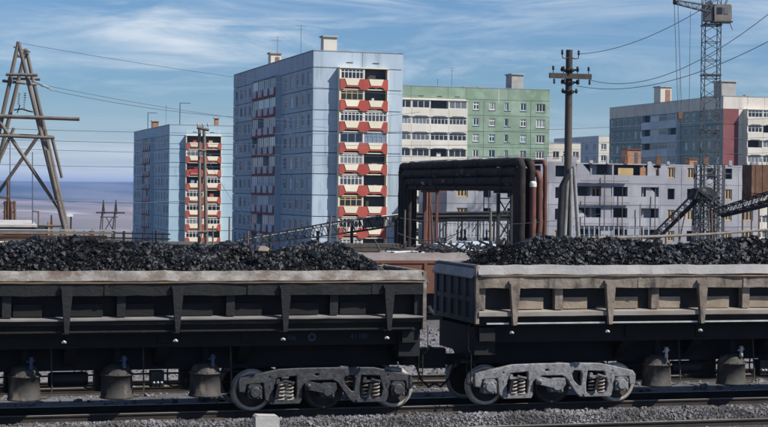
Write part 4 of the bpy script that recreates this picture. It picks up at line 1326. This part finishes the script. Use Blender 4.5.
for dx in (0, .45):
    m_.bar(C(tip) + Vector((dx - .1, 0, 0)), C(at(680, 112, 195)) + Vector((dx - .25, 0, 0)), .035, n=4)
m_.bar(C(tip) + Vector((2.3, .7, -.9)), C(tip) + Vector((2.3, .7, -14)), .028, n=4)
m_.obj('hoist_rope', 'wire', cr)
hp = C(at(680, 113, 195))
m_ = MB(); m_.prism([(-.28, .1), (.28, .1), (.22, -.7), (-.22, -.7)], -.12, .12); m_.tube([(0, 0, -.7), (.05, 0, -.95), (.2, 0, -1.1), (.3, 0, -.95)], .06, 5)
m_.obj('hook_block', 'rust', cr, hp)
m_ = MB()
m_.bar(C(tip), (0, 0, 42), .04, n=4); m_.bar(C((100.4, 191.4, 28.4)), C((104.5, 194.5, 34.5)), .14, n=5); m_.bar(C((100.2, 190.6, 28.2)), C((101.3, 190.6, 25.8)), .05, n=4)
m_.obj('stay', 'crane_steel', cr)

# ================================================================ pipeline crossing over the road
gy0, gy1, gx = 100.0, 125.0, 38.7
pc = thing('pipeline_crossing', 'black pipeline arch of thick lagged pipes on steel trestles', 'pipeline', (gx, gy0, -.42))
def arch(x, z, y0, y1, r, bend, mat, parent=pc, lean=0.0):
    pts = [(x - gx, y0 - gy0, 0)]
    for k in range(7):
        a = R(90 * k / 6)
        pts.append((x - gx, y0 - gy0 + bend * (1 - math.cos(a)), z + .42 - bend + bend * math.sin(a)))
    for k in range(7):
        a = R(90 * k / 6)
        pts.append((x - gx, y1 - gy0 - bend * (1 - math.sin(a)), z + .42 - bend + bend * math.cos(a)))
    pts.append((x - gx, y1 - gy0, -2))
    fine = []
    for a_, b_ in zip(pts[:-1], pts[1:]):
        a_, b_ = Vector(a_), Vector(b_)
        k_ = max(1, int((b_ - a_).length / .6))
        fine += [a_.lerp(b_, q / k_) for q in range(k_)]
    fine.append(Vector(pts[-1]))
    m_ = MB(); m_.tube([p_ + Vector((random.gauss(0, .012), 0, random.gauss(0, .015))) for p_ in fine], [r * random.uniform(.93, 1.07) for _ in fine], 14)
    o = m_.obj('pipe', mat, parent)
    # clamp bands
    for q in range(5):
        yy = y0 + 2.5 + q * (y1 - y0 - 5) / 4 - gy0
        b_ = MB(); b_.lathe([(r + .002, -.08), (r + .035, -.08), (r + .035, .08), (r + .002, .08)], (x - gx, yy, z + .42), 'y', 14)
        b_.obj('band', mat, o)
    return o
for x_, z_, ya, yb, r_ in ((38.60, 7.22, 100.0, 125.5, .27), (38.45, 6.62, 100.45, 124.9, .29), (38.50, 6.02, 100.9, 124.4, .27), (38.55, 5.55, 101.2, 124.0, .19),
                           (39.25, 7.18, 100.5, 125.8, .27), (39.15, 6.58, 101.0, 125.2, .28), (39.15, 6.0, 101.4, 124.8, .27)):
    arch(x_ if ya < 100.2 else x_ + .18, z_, ya, yb, r_, .45, 'black_pipe')
arch(40.05, 6.50, 100.6, 124.0, .21, .5, 'red_pipe')
arch(40.55, 7.25, 100.9, 124.6, .15, .4, 'red_pipe')
m_ = MB(); m_.bar((39.3 - gx, -.2, 0), (39.3 - gx, -.2, 6.25), .20, n=14); sp = m_.obj('standpipe', 'red_pipe', pc)
m_ = MB(); m_.lathe([(.215, 6.05), (.22, 6.26), (.18, 6.38), (.002, 6.42)], (39.3 - gx, -.2, 0), n=14); m_.obj('standpipe_cap', 'pipe_cap', sp)
for yy, brace, mt_ in ((3.6, True, 'boom_steel'), (19.0, False, 'red_pipe')):
    tr_ = MB()
    for xx in (-.30, .62):
        tr_.box(xx - .09, xx + .09, yy - .09, yy + .09, -1, 5.62)
    tr_.box(-.6, 1.3, yy - .12, yy + .12, 5.63, 5.80)
    if brace:
        for z0, z1 in ((0, 1.3), (1.3, 2.6), (2.6, 3.9), (3.9, 5.3)):
            tr_.bar((-.3, yy, z0), (.62, yy, z1), .05, n=4); tr_.bar((.62, yy, z0), (-.3, yy, z1), .05, n=4)
            tr_.bar((-.3, yy, z1), (.62, yy, z1), .05, n=4)
    tr_.obj('trestle', mt_, pc)
m_ = MB(); m_.box(.25, .45, 1, 24.0, 5.84, 7.3); m_.obj('web_plate', 'boom_steel', pc)
for x_, z_, r_ in ((38.60, 7.22, .285), (38.63, 6.62, .305), (38.68, 6.02, .285), (38.73, 5.55, .205)):      # patched and torn lagging
    for q in range(5):
        yy = random.uniform(1.5, 23.5); w_ = random.uniform(.15, .7)
        m_ = MB(); a0 = random.uniform(2.4, 4.2); a1 = a0 + random.uniform(.5, 1.8)
        ring = [(x_ - gx + (r_ + .02) * math.cos(a0 + (a1 - a0) * t_ / 6), z_ + .42 + (r_ + .02) * math.sin(a0 + (a1 - a0) * t_ / 6)) for t_ in range(7)]
        v = [(a, yy + random.uniform(-.06, .06), b) for a, b in ring] + [(a, yy + w_ + random.uniform(-.1, .1), b) for a, b in ring]
        v += [(x_ - gx + (p_[0] - x_ + gx) * .93, p_[1], z_ + .42 + (p_[2] - z_ - .42) * .93) for p_ in v]
        m_.add(v, [(t_, t_ + 1, t_ + 8, t_ + 7) for t_ in range(6)] + [(t_ + 14, t_ + 21, t_ + 22, t_ + 15) for t_ in range(6)] + [(t_, t_ + 14, t_ + 15, t_ + 1) for t_ in range(6)] + [(t_ + 7, t_ + 8, t_ + 22, t_ + 21) for t_ in range(6)])
        m_.obj('lagging_patch', random.choice(['rust', 'rust', 'red_pipe', 'old_concrete', 'boom_steel', 'boom_steel']), pc)
for k in range(3):
    m_ = MB(); m_.bar((.35 + .5 * k, 3.0 + 7 * k, 6.2), (1.1 + .3 * k, 3.6 + 7 * k, 7.55), .03, n=4); m_.obj('lashing', 'galvanised', pc)

# ================================================================ poles, pylons
def log(mb, p, q, r, r2=None):
    mb.bar(p, q, r, r2, n=8)
def insulators(root, pts, drop=True):
    for p in pts:
        m_ = MB(); m_.lathe([(.002, .0), (.05, 0), (.07, .05), (.05, .09), (.075, .13), (.045, .2), (.002, .22)], n=8)
        m_.obj('insulator', 'insulator', root, p)

# pole with splayed struts, right of the pipe crossing
D0 = 85
pb = at(567, 240, D0); pt = at(567, 50, D0)
po = thing('power_pole', 'dark wooden power pole with cross arm and pale concrete struts', 'pole', (pb.x, pb.y, -.42))
H_ = pt.z + .42
m_ = MB(); m_.bar((0, 0, 0), (0, 0, H_), .23, .17, n=10); m_.obj('pole_shaft', 'dark_wood', po)
al = at(545, 77, D0) - po.location; ar = at(592, 77, D0) - po.location
al.z = ar.z = H_ - 1.32
m_ = MB(); m_.box(al.x, ar.x, -.30, -.18, al.z - .13, al.z + .13); m_.obj('cross_arm', 'dark_wood', po)
for zz, w_ in ((al.z + .32, .42), (al.z - .3, .40), (al.z - .75, .36)):
    m_ = MB(); m_.lathe([(.24, 0), (.26, .02), (.26, .14), (.24, .16)], (0, 0, zz - .1), n=12); m_.bar((-w_, -.1, zz), (w_, -.1, zz), .05, n=5); m_.bar((0, -.45, zz), (0, .4, zz), .06, n=5)
    for s_ in (-1, 1):
        m_.lathe([(.04, -.1), (.09, 0), (.04, .14)], (s_ * w_, -.1, zz), n=8)
    m_.obj('clamp', 'boom_steel', po)
for px in (al.x + .75, ar.x - .75, al.x + .2, ar.x - .15):
    m_ = MB(); m_.lathe([(.02, .10), (.02, .28), (.08, .3), (.05, .37), (.075, .43), (.02, .5)], n=8)
    m_.obj('insulator', 'boom_steel', po, (px, -.24, al.z))
    m_ = MB(); m_.bar((0, 0, -.13), (0, 0, -.2), .02, n=5); m_.lathe([(.02, -.15), (.07, -.2), (.045, -.3), (.07, -.36), (.002, -.42)], n=8)
    m_.obj('hanging_insulator', 'boom_steel', po, (px + .06, -.24, al.z))
for s_ in (-1, 1):
    m_ = MB(); m_.tube([(0, -.12, H_ - .35), (s_ * .22, -.14, H_ - .45), (s_ * .42, -.16, H_ - .42), (s_ * .44, -.16, H_ - .2)], .028, 5)
    m_.lathe([(.02, -.05), (.07, .0), (.05, .08), (.07, .14), (.02, .22)], (s_ * .44, -.16, H_ - .22), n=8); m_.obj('hook_insulator', 'boom_steel', po)
for x0, x1, zz, r_ in ((-.42, -.12, 6.6, .11), (.14, .04, 6.9, .11), (.75, .2, 7.0, .11)):
    m_ = MB(); m_.bar((x0, -.35, 0), (x1, -.27, zz), r_, .095, n=8); m_.obj('strut', 'old_concrete', po)
m_ = MB(); m_.tube([(-.1, -.3, 6.6), (-.42, -.3, 6.0), (-.5, -.3, 4.2), (-.55, -.3, 1)], .16, 6); m_.obj('cable_bundle', 'boom_steel', po)

# big timber A-frame pylon at the left edge
DP = 95
py = thing('timber_pylon', 'tall timber A-frame power pylon at the left edge', 'pylon', (*(at(20, 240, DP).xy), -.42))
def Pp(x, y, d=0.0):
    return at(x, y, DP + d) - py.location
def timber(name, *segs):
    m_ = MB()
    for (x0, y0, d0, x1, y1, d1, r0, r1) in segs:
        m_.bar(Pp(x0, y0, d0), Pp(x1, y1, d1), r0 * .74, r1 * .74, n=8)
    return m_.obj(name, 'old_wood', py)
timber('leg', (18.5, 42, 0, 67, 238, -.8, .15, .20)); timber('leg', (18.5, 42, 0, -24, 238, -.8, .15, .20))
timber('leg', (26, 49, 1.6, 69.5, 238, 2.2, .15, .19)); timber('leg', (26, 49, 1.6, -20, 238, 2.2, .15, .19))
timber('leg_splice', (47, 150, -.9, 64, 226, -1.0, .13, .13)); timber('leg_splice', (52.5, 139, 1.4, 62, 178, 1.5, .14, .12))
timber('cross_beam', (6, 74.5, -.4, 37.5, 75.2, -.4, .13, .13)); timber('cross_beam', (3, 81, -.3, 36, 84.5, 1.2, .12, .12)); timber('cross_beam', (8, 78.5, 1.9, 40, 79.5, 1.9, .11, .11))
timber('long_arm', (-22, 115.5, -.5, 79.5, 119.2, -.5, .17, .15))
timber('tie_beam', (-8, 135.5, -.6, 54.5, 138.0, -.6, .13, .13)); timber('tie_beam', (-6, 134, 2.2, 53, 137, 2.2, .12, .12))
timber('brace', (0, 122, -.45, 62, 213, -.75, .14, .14)); timber('brace', (44, 128, .8, -6, 199, .9, .14, .13))
timber('brace', (-14, 190, -.6, 14, 128, -.5, .12, .12)); timber('foot_beam', (44, 226, .9, 68, 226, .9, .1, .1))
timber('head_block', (17, 56, .2, 23, 56.5, 1.4, .13, .13)); timber('head_block', (14, 47, .2, 30, 52, 1.5, .06, .06))
for x, y0, y1 in ((20, 86, 106), (25.5, 84, 110)):
    m_ = MB()
    a, b = Pp(x, y0, .3), Pp(x - 1.2, y1, .3)
    m_.bar(a, b, .02, n=4)
    for k in range(7):
        c_ = a.lerp(b, .35 + k * .09)
        m_.lathe([(.03, -.03), (.11, 0), (.03, .03)], c_, n=8)
    m_.obj('insulator_string', 'insulator', py)
m_ = MB(); m_.tube([Pp(14, 110), Pp(22, 109), Pp(28, 111), Pp(33, 112)], .04, 5); m_.tube([Pp(20, 105), Pp(18, 111), Pp(17, 113)], .03, 5); m_.obj('jumper', 'boom_steel', py)
for (a, b) in (((30, 80), (44, 85)), ((34, 81), (54, 91)), ((36, 84), (50, 88))):
    m_ = MB()
    p0, p1 = Pp(*a), Pp(*b)
    m_.bar(p0, p1, .02, n=4)
    for k in range(6):
        m_.lathe([(.03, -.03), (.09, 0), (.03, .03)], p0.lerp(p1, .35 + k * .11), 'x', n=8)
    m_.obj('insulator_string', 'insulator', py)

# twin wooden poles in front of the left block
tw = thing('twin_pole', 'pair of slim wooden poles with short cap beam, before the smaller blue block', 'pole', (*(at(202, 240, 105).xy), -.42))
def Q(x, y, d=0): return at(x, y, 105 + d) - tw.location
for a, b in (((199.5, 126), (199.5, 244)), ((204, 129), (206.5, 244))):
    m_ = MB(); m_.bar(Q(*b), Q(*a), .125, .10, n=8); m_.obj('pole_shaft', 'old_wood', tw)
for xa, ya, xb, yb, rr in ((197, 127.5, 209, 130, .10), (198, 150, 206, 151, .08), (198, 232, 207.5, 232, .1)):
    m_ = MB(); m_.bar(Q(xa, ya, -.3), Q(xb, yb, -.3), rr, n=6); m_.obj('cap_beam', 'old_wood', tw)
for x in (198, 203, 208):
    m_ = MB(); m_.lathe([(.02, 0), (.07, .05), (.05, .12), (.07, .17), (.02, .25)], Q(x, 127, -.3), n=8)
    m_.obj('insulator', 'insulator', tw)

# distant twin pylon on the slope
fp = thing('timber_pylon', 'small distant twin timber pylon standing out against the valley', 'pylon', (*(at(105, 230, 300).xy), -4.4))
def S(x, y): return at(x, y, 300) - fp.location
for c in (103.5, 116):
    m_ = MB(); m_.bar(S(c - 4.5, 240), S(c, 200), .13, .10, n=5); m_.bar(S(c + 1, 214), S(c, 200), .11, .1, n=5); m_.bar(S(c - 1.5, 240), S(c, 200), .10, .08, n=5); m_.obj('leg_pair', 'dark_wood', fp)
m_ = MB(); m_.bar(S(96, 212.5), S(125, 212.8), .14, n=5); m_.bar(S(100, 217), S(118, 217), .08, n=5); m_.obj('cross_arm', 'dark_wood', fp)
m_ = MB(); m_.bar(S(106, 217), S(113, 230), .08, n=5); m_.bar(S(113, 217), S(105, 230), .08, n=5); m_.obj('brace', 'dark_wood', fp)

# wires
def wire(a, b, sag, r, label, group='overhead wires'):
    a = Vector(a); b = Vector(b)
    o_ = a.copy()
    pts = []
    for i in range(29):
        t_ = i / 28
        p = a.lerp(b, t_); p.z -= sag * 4 * t_ * (1 - t_)
        pts.append(p - o_)
    m_ = MB(); m_.tube(pts, r * .62, 4)
    return tag(m_.obj('overhead_wire', 'wire', None, o_), label, 'wire', group)
wire(at(19, 43, 95), at(420, 96, 150), .4, .020, 'top wire running right from the tip of the timber pylon')
wire(at(54, 91, 95), at(420, 112, 120), 1.0, .022, 'upper wire leaving the insulators of the timber pylon')
wire(at(48, 86, 95), at(420, 132, 140), .6, .020, 'lower wire leaving the insulators of the timber pylon')
wire(at(-40, 127, 90), at(800, 116, 110), .7, .020, 'highest of the long wires crossing the buildings')
wire(at(-40, 138, 90), at(800, 136, 110), .5, .020, 'second of the long wires crossing the buildings')
wire(at(-40, 147, 90), at(800, 152, 110), .4, .018, 'third of the long wires crossing the buildings')
wire(at(-40, 163, 92), at(560, 152, 100), .5, .018, 'lowest long wire, sagging before the smaller blue block')
wire(at(-40, 191, 88), at(200, 200, 104), .35, .03, 'dark slack cable before the valley at the left')
wire(at(578, 54, 85), at(720, -2, 60), .45, .022, 'wire rising right from the top of the power pole')
wire(at(590, 80, 85), at(800, -12, 52), 1.15, .022, 'wire sagging from the pole and rising past the crane cab')
wire(at(577, 86, 85), at(800, 24, 55), .85, .022, 'wire rising right below the crane cab from the power pole')
wire(at(203, 150, 105), at(270, 243, 105), .6, .018, 'slack line hanging right from the twin poles')
wire(at(400, 218, 104), at(600, 214, 100), .5, .025, 'bluish cable across the feet of the pipe crossing')
wire(at(398, 233, 100), at(470, 226, 95), .6, .035, 'pale slack cable under the pipe crossing')

# ================================================================ booms and bin
bm = thing('lattice_boom', 'dark lattice boom resting at a slant before the large blue block', 'boom', (*(at(325, 240, 132).xy), -.5))
def Bm(x, y, D): return at(x, y, D) - bm.location
m_ = MB(); lattice(m_, Bm(236, 243, 130), Bm(330, 229, 131), .45, .95, 22, .05); m_.obj('boom_section', 'boom_steel', bm)
m_ = MB(); lattice(m_, Bm(330, 229, 131), Bm(401, 219.5, 134), .95, .85, 16, .05); m_.obj('boom_section', 'boom_steel', bm)
m_ = MB(); m_.tube([Bm(236, 241, 130), Bm(320, 227, 131), Bm(360, 219, 132), Bm(402, 214, 134)], .06, 5); m_.obj('walkway_rail', 'galvanised', bm)
for x in (270, 318, 352, 396):
    yb = 243 - (x - 236) * .148
    m_ = MB(); m_.bar(Bm(x, yb, 131.5), Vector((Bm(x, yb, 131.5).x, Bm(x, yb, 131.5).y, 0)), .13, n=5); m_.obj('support_post', 'boom_steel', bm)

ex = thing('boom_conveyor', 'dark angled lattice conveyor arms hinged on a trestle below the tower crane', 'conveyor', (*(at(703, 240, 120).xy), -.5))
def E(x, y, D=120): return at(x, y, D) - ex.location
m_ = MB(); lattice(m_, E(648, 244), E(698, 195), .50, .60, 16, .05); m_.obj('lower_arm', 'boom_steel', ex)
m_ = MB(); m_.bar(E(650, 247), E(697, 199), .13, n=6); m_.obj('belt', 'boom_steel', ex)
m_ = MB(); lattice(m_, E(697, 193), E(724, 212, 118), .70, .45, 8, .05); m_.obj('middle_arm', 'boom_steel', ex)
m_ = MB(); lattice(m_, E(720, 212, 118), E(790, 190, 110), .50, .55, 18, .05); m_.obj('upper_arm', 'boom_steel', ex)
m_ = MB(); m_.bar(E(722, 216, 118), E(790, 200, 110), .13, n=6); m_.obj('belt', 'boom_steel', ex)
m_ = MB(); m_.prism([(-.7, -.35), (.9, -.45), (1.1, .1), (.5, .5), (-.4, .4)], -.5, .5); m_.lathe([(.002, -.55), (.3, -.55), (.3, .55), (.002, .55)], (.0, 0, .1), 'y', 14); m_.obj('hinge_head', 'boom_steel', ex, E(700, 194))
c0 = E(701, 197)
m_ = MB(); lattice(m_, (c0.x, c0.y, 0), c0, 1.0, .75, 9, .06); m_.obj('trestle', 'crane_steel', ex)
m_ = MB(); m_.bar((c0.x + 1.0, c0.y, 0), c0 + Vector((.75, 0, .1)), .10, n=6); m_.bar((c0.x - 2.2, c0.y, 0), c0 + Vector((-1.2, 0, -1.1)), .04, n=5); m_.bar((c0.x - 1.6, c0.y, 0), c0 + Vector((-1.7, 0, -1.4)), .04, n=5); m_.obj('prop', 'rust', ex)
m_ = MB(); m_.bar(c0, E(724, 213, 118) + Vector((0, 0, -.25)), .03, n=4); m_.bar(E(697, 199), E(648, 240), .025, n=4); m_.obj('stay_cable', 'wire', ex)

bn = thing('steel_bin', 'tall rusty steel bin raised on legs at the right edge', 'bin', (*(at(755, 240, 140).xy), -1.2))
zb0 = at(755, 198, 140).z + 1.2; zb1 = at(755, 165, 140).z + 1.2
for i in range(5):
    m_ = MB(); m_.box(-.82 + i * .33, -.82 + (i + 1) * .33 - .02, -.82 - .03 * (i % 2), -.80, zb0 + .4, zb1); m_.obj('plate', 'rust', bn)
m_ = MB(); m_.prism([(-.80, zb1), (.80, zb1), (.80, zb0 + .4), (.35, zb0), (-.35, zb0), (-.80, zb0 + .4)], -.79, .8); m_.obj('bin_shell', 'rust', bn)
for i in range(4):
    m_ = MB(); m_.bar((-.7 + .46 * i, -.6, zb1), (-.7 + .46 * i, -.6, zb1 + .5), .03, n=4); m_.obj('rod', 'wire', bn)
for sx in (-.75, .75):
    for sy in (-.75, .75):
        m_ = MB(); m_.box(sx - .05, sx + .05, sy - .05, sy + .05, 0, zb0 + .5); m_.obj('leg', 'rust', bn)

# ================================================================ fences, posts and rails
def fence(label, a, b, z0, z1, sp, mat, pw=.07, postmat='old_wood', plinth=None, rails=2, name='picket_fence'):
    a = Vector(a); b = Vector(b)
    L = (b - a).length
    rz = math.atan2(b.y - a.y, b.x - a.x)
    t = thing(name, label, 'fence', (a.x, a.y, z0), rz=rz)
    n = int(L / sp)
    p_ = MB(); p_.prism([(-pw / 2, .15), (pw / 2, .15), (pw / 2, z1 - z0 - .08), (0, z1 - z0), (-pw / 2, z1 - z0 - .08)], -.03, .0)
    pm = p_.mesh('picket', mat)
    for i in range(n):
        inst('picket', pm, t, ((i + .5) * sp, 0, random.uniform(-.05, .03)), rot=(0, random.uniform(-.03, .03), 0))
    for k in range(rails):
        r_ = MB(); zz = .35 + (z1 - z0 - .6) * k / max(1, rails - 1); r_.box(0, L, .002, .06, zz, zz + .09); r_.obj('fence_rail', postmat, t)
    q_ = MB(); q_.box(-.07, .07, .061, .2, -1.5, z1 - z0 + .05); qm = q_.mesh('fence_post', postmat)
    for i in range(int(L / 2.6) + 1):
        inst('fence_post', qm, t, (min(L, i * 2.6), 0, 0))
    return t
a, b = at(436, 230, 198), at(508, 231, 198)
fence('pale picket fence seen under the pipe crossing', a, b, -.1, at(470, 222, 198).z, .42, 'white_paint', .16)
a, b = at(572, 230, 190), at(652, 230, 190)
fence('pale picket railing at the foot of the unfinished building', a, b, .3, at(610, 226, 190).z, .55, 'pale_parapet', .12)
a, b = at(60, 232, 125), at(170, 236, 122)
fence('dark open railing before the smaller blue block', a, b, .9, at(110, 230, 124).z, .8, 'dark_wood', .08, 'dark_wood', rails=3, name='yard_railing')

pr = thing('overhead_pipe', 'long thin greyish pipe above the coal at the right', 'pipe', (24.3, 57.5, -.42))
p0 = at(572, 238.5, 62) - pr.location; p1 = at(780, 228.5, 95) - pr.location
m_ = MB(); m_.tube([p0.lerp(p1, k / 12) + Vector((0, 0, -.10 * math.sin(k / 12 * math.pi))) for k in range(13)], .062, 8); m_.obj('pipe_run', 'old_wood', pr)
for k in (.1, .35, .6, .9):
    c_ = p0.lerp(p1, k); m_ = MB(); m_.bar((c_.x, c_.y, 0), (c_.x, c_.y, c_.z - .08), .05, n=6); m_.obj('pipe_post', 'old_wood', pr)
def post(label, x, y0, D, h_px, lean=0, r=.07, mat='old_wood'):
    base = at(x, y0, D); top = at(x + lean, y0 - h_px, D)
    zg = float(ground_z(np.array(base.x), np.array(base.y)))
    t = thing('timber_post', label, 'post', (base.x, base.y, zg), 'upright posts behind the wagons')
    m_ = MB(); m_.bar((0, 0, 0), Vector((top.x - base.x, top.y - base.y, top.z - zg)), r * 1.15, r * .9, n=7); m_.obj('post_shaft', mat, t)
    tp = Vector((top.x - base.x, top.y - base.y, top.z - zg))
    m_ = MB(); m_.bar(tp + Vector((0, 0, -.12)), tp + Vector((0, 0, .03)), r * .75, r * .5, n=7); m_.obj('post_top', 'dark_wood', t)
post('leaning pale post before the red balconies of the large block', 327, 246, 115, 31, 4)
post('pale post standing under the middle of the pipe crossing', 491, 246, 100, 34, -.5, .09)
post('thin post between the left legs of the pipe crossing', 404, 246, 100, 36, 1, .06)
post('thin brown post leaning beside the far legs of the pipe crossing', 436, 246, 100, 40, -5, .06, 'rust')
post('short brown post at the left corner of the large block', 248, 246, 118, 15, 0, .08, 'rust')
post('pale post at the left foot of the large block', 229.5, 246, 118, 29, 0, .07)
post('short post close right of the twin poles', 213, 246, 112, 20, 0, .06)

# clutter under and around the pipe crossing
rk = thing('pipe_rack', 'low dark rack of thin pipes behind the legs of the pipe crossing', 'pipe rack', (*(at(450, 240, 145).xy), -1.2))
def K(x, y, D=145): return at(x, y, D) - rk.location
for k, (y0, y1, r_) in enumerate(((214, 212.5, .14), (217.5, 216, .18), (221, 219.5, .12))):
    m_ = MB(); m_.tube([K(392, y0), K(430, y0 - .6), K(470, y1 + .5), K(512, y1)], r_, 7); m_.obj('rack_pipe', 'boom_steel', rk)
for x in (397, 412, 428, 446, 462, 478, 494, 508):
    m_ = MB(); c_ = K(x, 213); m_.bar((c_.x, c_.y, 0), c_, .09, n=5); m_.bar((c_.x - .5, c_.y, c_.z - 1.6), (c_.x + .4, c_.y, c_.z - .2), .05, n=4); m_.obj('rack_post', 'boom_steel', rk)
def slab_stack(label, x, y, D, w, n_s, mat, tilt=0.0):
    p = at(x, y, D)
    zg = float(ground_z(np.array(p.x), np.array(p.y)))
    t = thing('slab_stack', label, 'slabs', (p.x, p.y, zg), rz=tilt)
    h = (p.z - zg) / n_s
    for i in range(n_s):
        m_ = MB(); dx = random.uniform(-.25, .25); m_.box(-w / 2 + dx, w / 2 + dx, -.7, .7, i * h, (i + .86) * h); m_.obj('slab', mat if i > n_s - 3 else 'dark_wood', t)
slab_stack('pale concrete slabs piled left of the pipe crossing feet', 399, 250.5, 92, 2.0, 8, 'white_paint', .2)
slab_stack('dark timber stack behind the gap between the wagons', 420, 247, 96, 3.6, 9, 'dark_wood', .1)
slab_stack('pale concrete slabs piled under the pipe crossing', 452, 243, 98, 1.7, 9, 'pale_parapet', -.1)
slab_stack('greyish slabs piled beside the near trestle of the pipe crossing', 476, 241, 104, 1.8, 9, 'pale_parapet', .25)
slab_stack('dark stack of timber below the large blue block', 366, 243, 110, 4.5, 9, 'dark_wood', .12)
n_ = 130
rg2 = np.random.default_rng(77)
sm = MB()
for i in range(n_):
    q = at(rg2.uniform(386, 512), rg2.uniform(243, 258), rg2.uniform(88, 100))
    d = Vector(rg2.normal(size=3)) * rg2.uniform(.15, .5)
    d.z *= .5
    sm.bar(q - d, q + d, rg2.uniform(.025, .08), n=4)
for i in range(34):
    q = at(rg2.uniform(386, 512), 240, 95)
    h = at(440, rg2.uniform(238, 252), 95).z
    sm.bar((q.x, q.y + rg2.uniform(-3, 3), -.4), (q.x + rg2.normal() * .3, q.y + rg2.uniform(-3, 3), h), .05, n=4)
tag(sm.obj('scrap_heap', 'boom_steel'), 'tangle of dark scrap bars heaped round the feet of the pipe crossing', 'scrap', kind='stuff')

# ================================================================ low things at the left edge
sh = thing('low_shed', 'long low shed with flat grey roof behind the coal at the left edge', 'shed', (2.0, 113, -.42))
m_ = MB(); m_.box(0, 7.6, 0, 4, 0, 3.05); m_.obj('shed_wall', 'rust', sh)
m_ = MB(); m_.prism([(-.3, 3.06), (4.3, 3.30), (4.3, 3.44), (-.3, 3.20)], -.4, 7.9, 'yz'); m_.obj('shed_roof', 'concrete', sh)
m_ = MB(); m_.box(7.2, 8.6, .2, 1.6, 0, 3.15); m_.obj('shed_annex', 'boom_steel', sh)
m_ = MB(); m_.box(8.62, 8.95, .1, .5, 0, 3.4); m_.obj('brick_pier', 'brick_orange', sh)
pl = thing('plank_stack', 'stacked rusty beams and planks on trestles behind the coal at the left', 'beams', (3.0, 88, -.42))
for k, (z0, z1, y_, x1, mt) in enumerate(((3.28, 3.40, 0, 8.6, 'old_wood'), (3.02, 3.2, .3, 8.3, 'brick_orange'), (2.78, 2.90, -.2, 7.0, 'cream_parapet'), (3.44, 3.50, .5, 9.5, 'galvanised'), (2.92, 3.0, .1, 9.0, 'dark_wood'))):
    m_ = MB(); m_.box(-2 - .3 * k, x1, y_, y_ + .3, z0, z1); m_.obj('beam', mt, pl)
for x in (-1, 3, 7.5):
    m_ = MB(); m_.box(x - .08, x + .08, 0, .2, 0, 2.77); m_.box(x - .08, x + .08, .62, .8, 0, 3.43); m_.obj('trestle', 'old_wood', pl)
bp = thing('brick_pier', 'short brick pier with white lamp arm, right of the timber pylon foot', 'pier', (*(at(69, 240, 100).xy), -.42))
zz = at(69, 229, 100).z + .42
m_ = MB(); m_.box(-.2, .2, -.2, .2, 0, zz); m_.obj('pier', 'brick_orange', bp)
m_ = MB(); m_.bar((.1, 0, zz), (.1, 0, zz + .75), .05, n=6); m_.obj('lamp_stem', 'boom_steel', bp)
m_ = MB(); m_.prism([(-.35, zz + .75), (.2, zz + .72), (.22, zz + .88), (.0, zz + .92)], -.1, .1); m_.obj('lamp_head', 'white_paint', bp)
rm = thing('rusty_frame', 'rust red lattice frame at the left edge before the valley', 'frame', (*(at(9, 240, 170).xy), -2.5))
def Rm(x, y): return at(x, y, 170) - rm.location
for x0, x1 in ((4, 5.5), (8, 8), (12, 11), (15.5, 14.5)):
    m_ = MB(); m_.bar(Rm(x0, 245), Rm(x1, 201 if x0 != 8 else 181), .14, n=5); m_.obj('upright', 'rust', rm)
m_ = MB()
for y in (203, 212, 222):
    m_.bar(Rm(3, y), Rm(16, y), .10, n=4)
m_.bar(Rm(4, 222), Rm(12, 203), .08, n=4); m_.bar(Rm(12, 222), Rm(4, 203), .08, n=4); m_.bar(Rm(-3, 197), Rm(10, 199), .13, n=4)
m_.obj('cross_bars', 'rust', rm)
m_ = MB(); m_.bar(Rm(10, 245), Rm(10, 142), .07, .04, n=5); m_.obj('thin_mast', 'wire', rm)
mt = thing('thin_mast', 'thin dark mast with a small bracket, left of the timber pylon leg', 'mast', (*(at(33, 240, 112).xy), -.42))
def Tm(x, y): return at(x, y, 112) - mt.location
m_ = MB(); m_.bar((0, 0, 0), Tm(32.5, 152), .045, .03, n=5); m_.obj('mast_shaft', 'wire', mt)
m_ = MB(); m_.bar(Tm(38.5, 226), Tm(38.5, 211), .05, n=5); m_.bar(Tm(33, 211), Tm(39, 212), .04, n=5); m_.obj('bracket', 'rust', mt)
pw_ = thing('prop_post', 'slanting dark prop standing between the thin mast and the pylon', 'post', (*(at(50, 240, 108).xy), -.42))
m_ = MB(); m_.bar((0, 0, 0), at(51.5, 215, 108) - pw_.location, .07, .05, n=6); m_.obj('prop_shaft', 'dark_wood', pw_)
m_ = MB(); m_.bar(Vector((.28, 0, 0)), at(51.5, 217, 108) - pw_.location, .05, n=6); m_.obj('prop_brace', 'dark_wood', pw_)

# ================================================================ haze
hz_ = MB(); hz_.box(-31000, 31000, -31000, 31000, -81, 101)
ho = hz_.obj('haze', 'wire')
ho.data.materials.clear()
hm = bpy.data.materials.new('haze')
hm.use_nodes = True
hm.node_tree.nodes.clear()
vol = hm.node_tree.nodes.new('ShaderNodeVolumePrincipled')
vol.inputs['Color'].default_value = (.31, .51, 1.0, 1)
vol.inputs['Density'].default_value = 0.000062
vol.inputs['Anisotropy'].default_value = 0.2
ho_ = hm.node_tree.nodes.new('ShaderNodeOutputMaterial')
hm.node_tree.links.new(vol.outputs[0], ho_.inputs['Volume'])
ho.data.materials.append(hm)
tag(ho, 'thin blue haze over the valley', 'haze', kind='stuff')
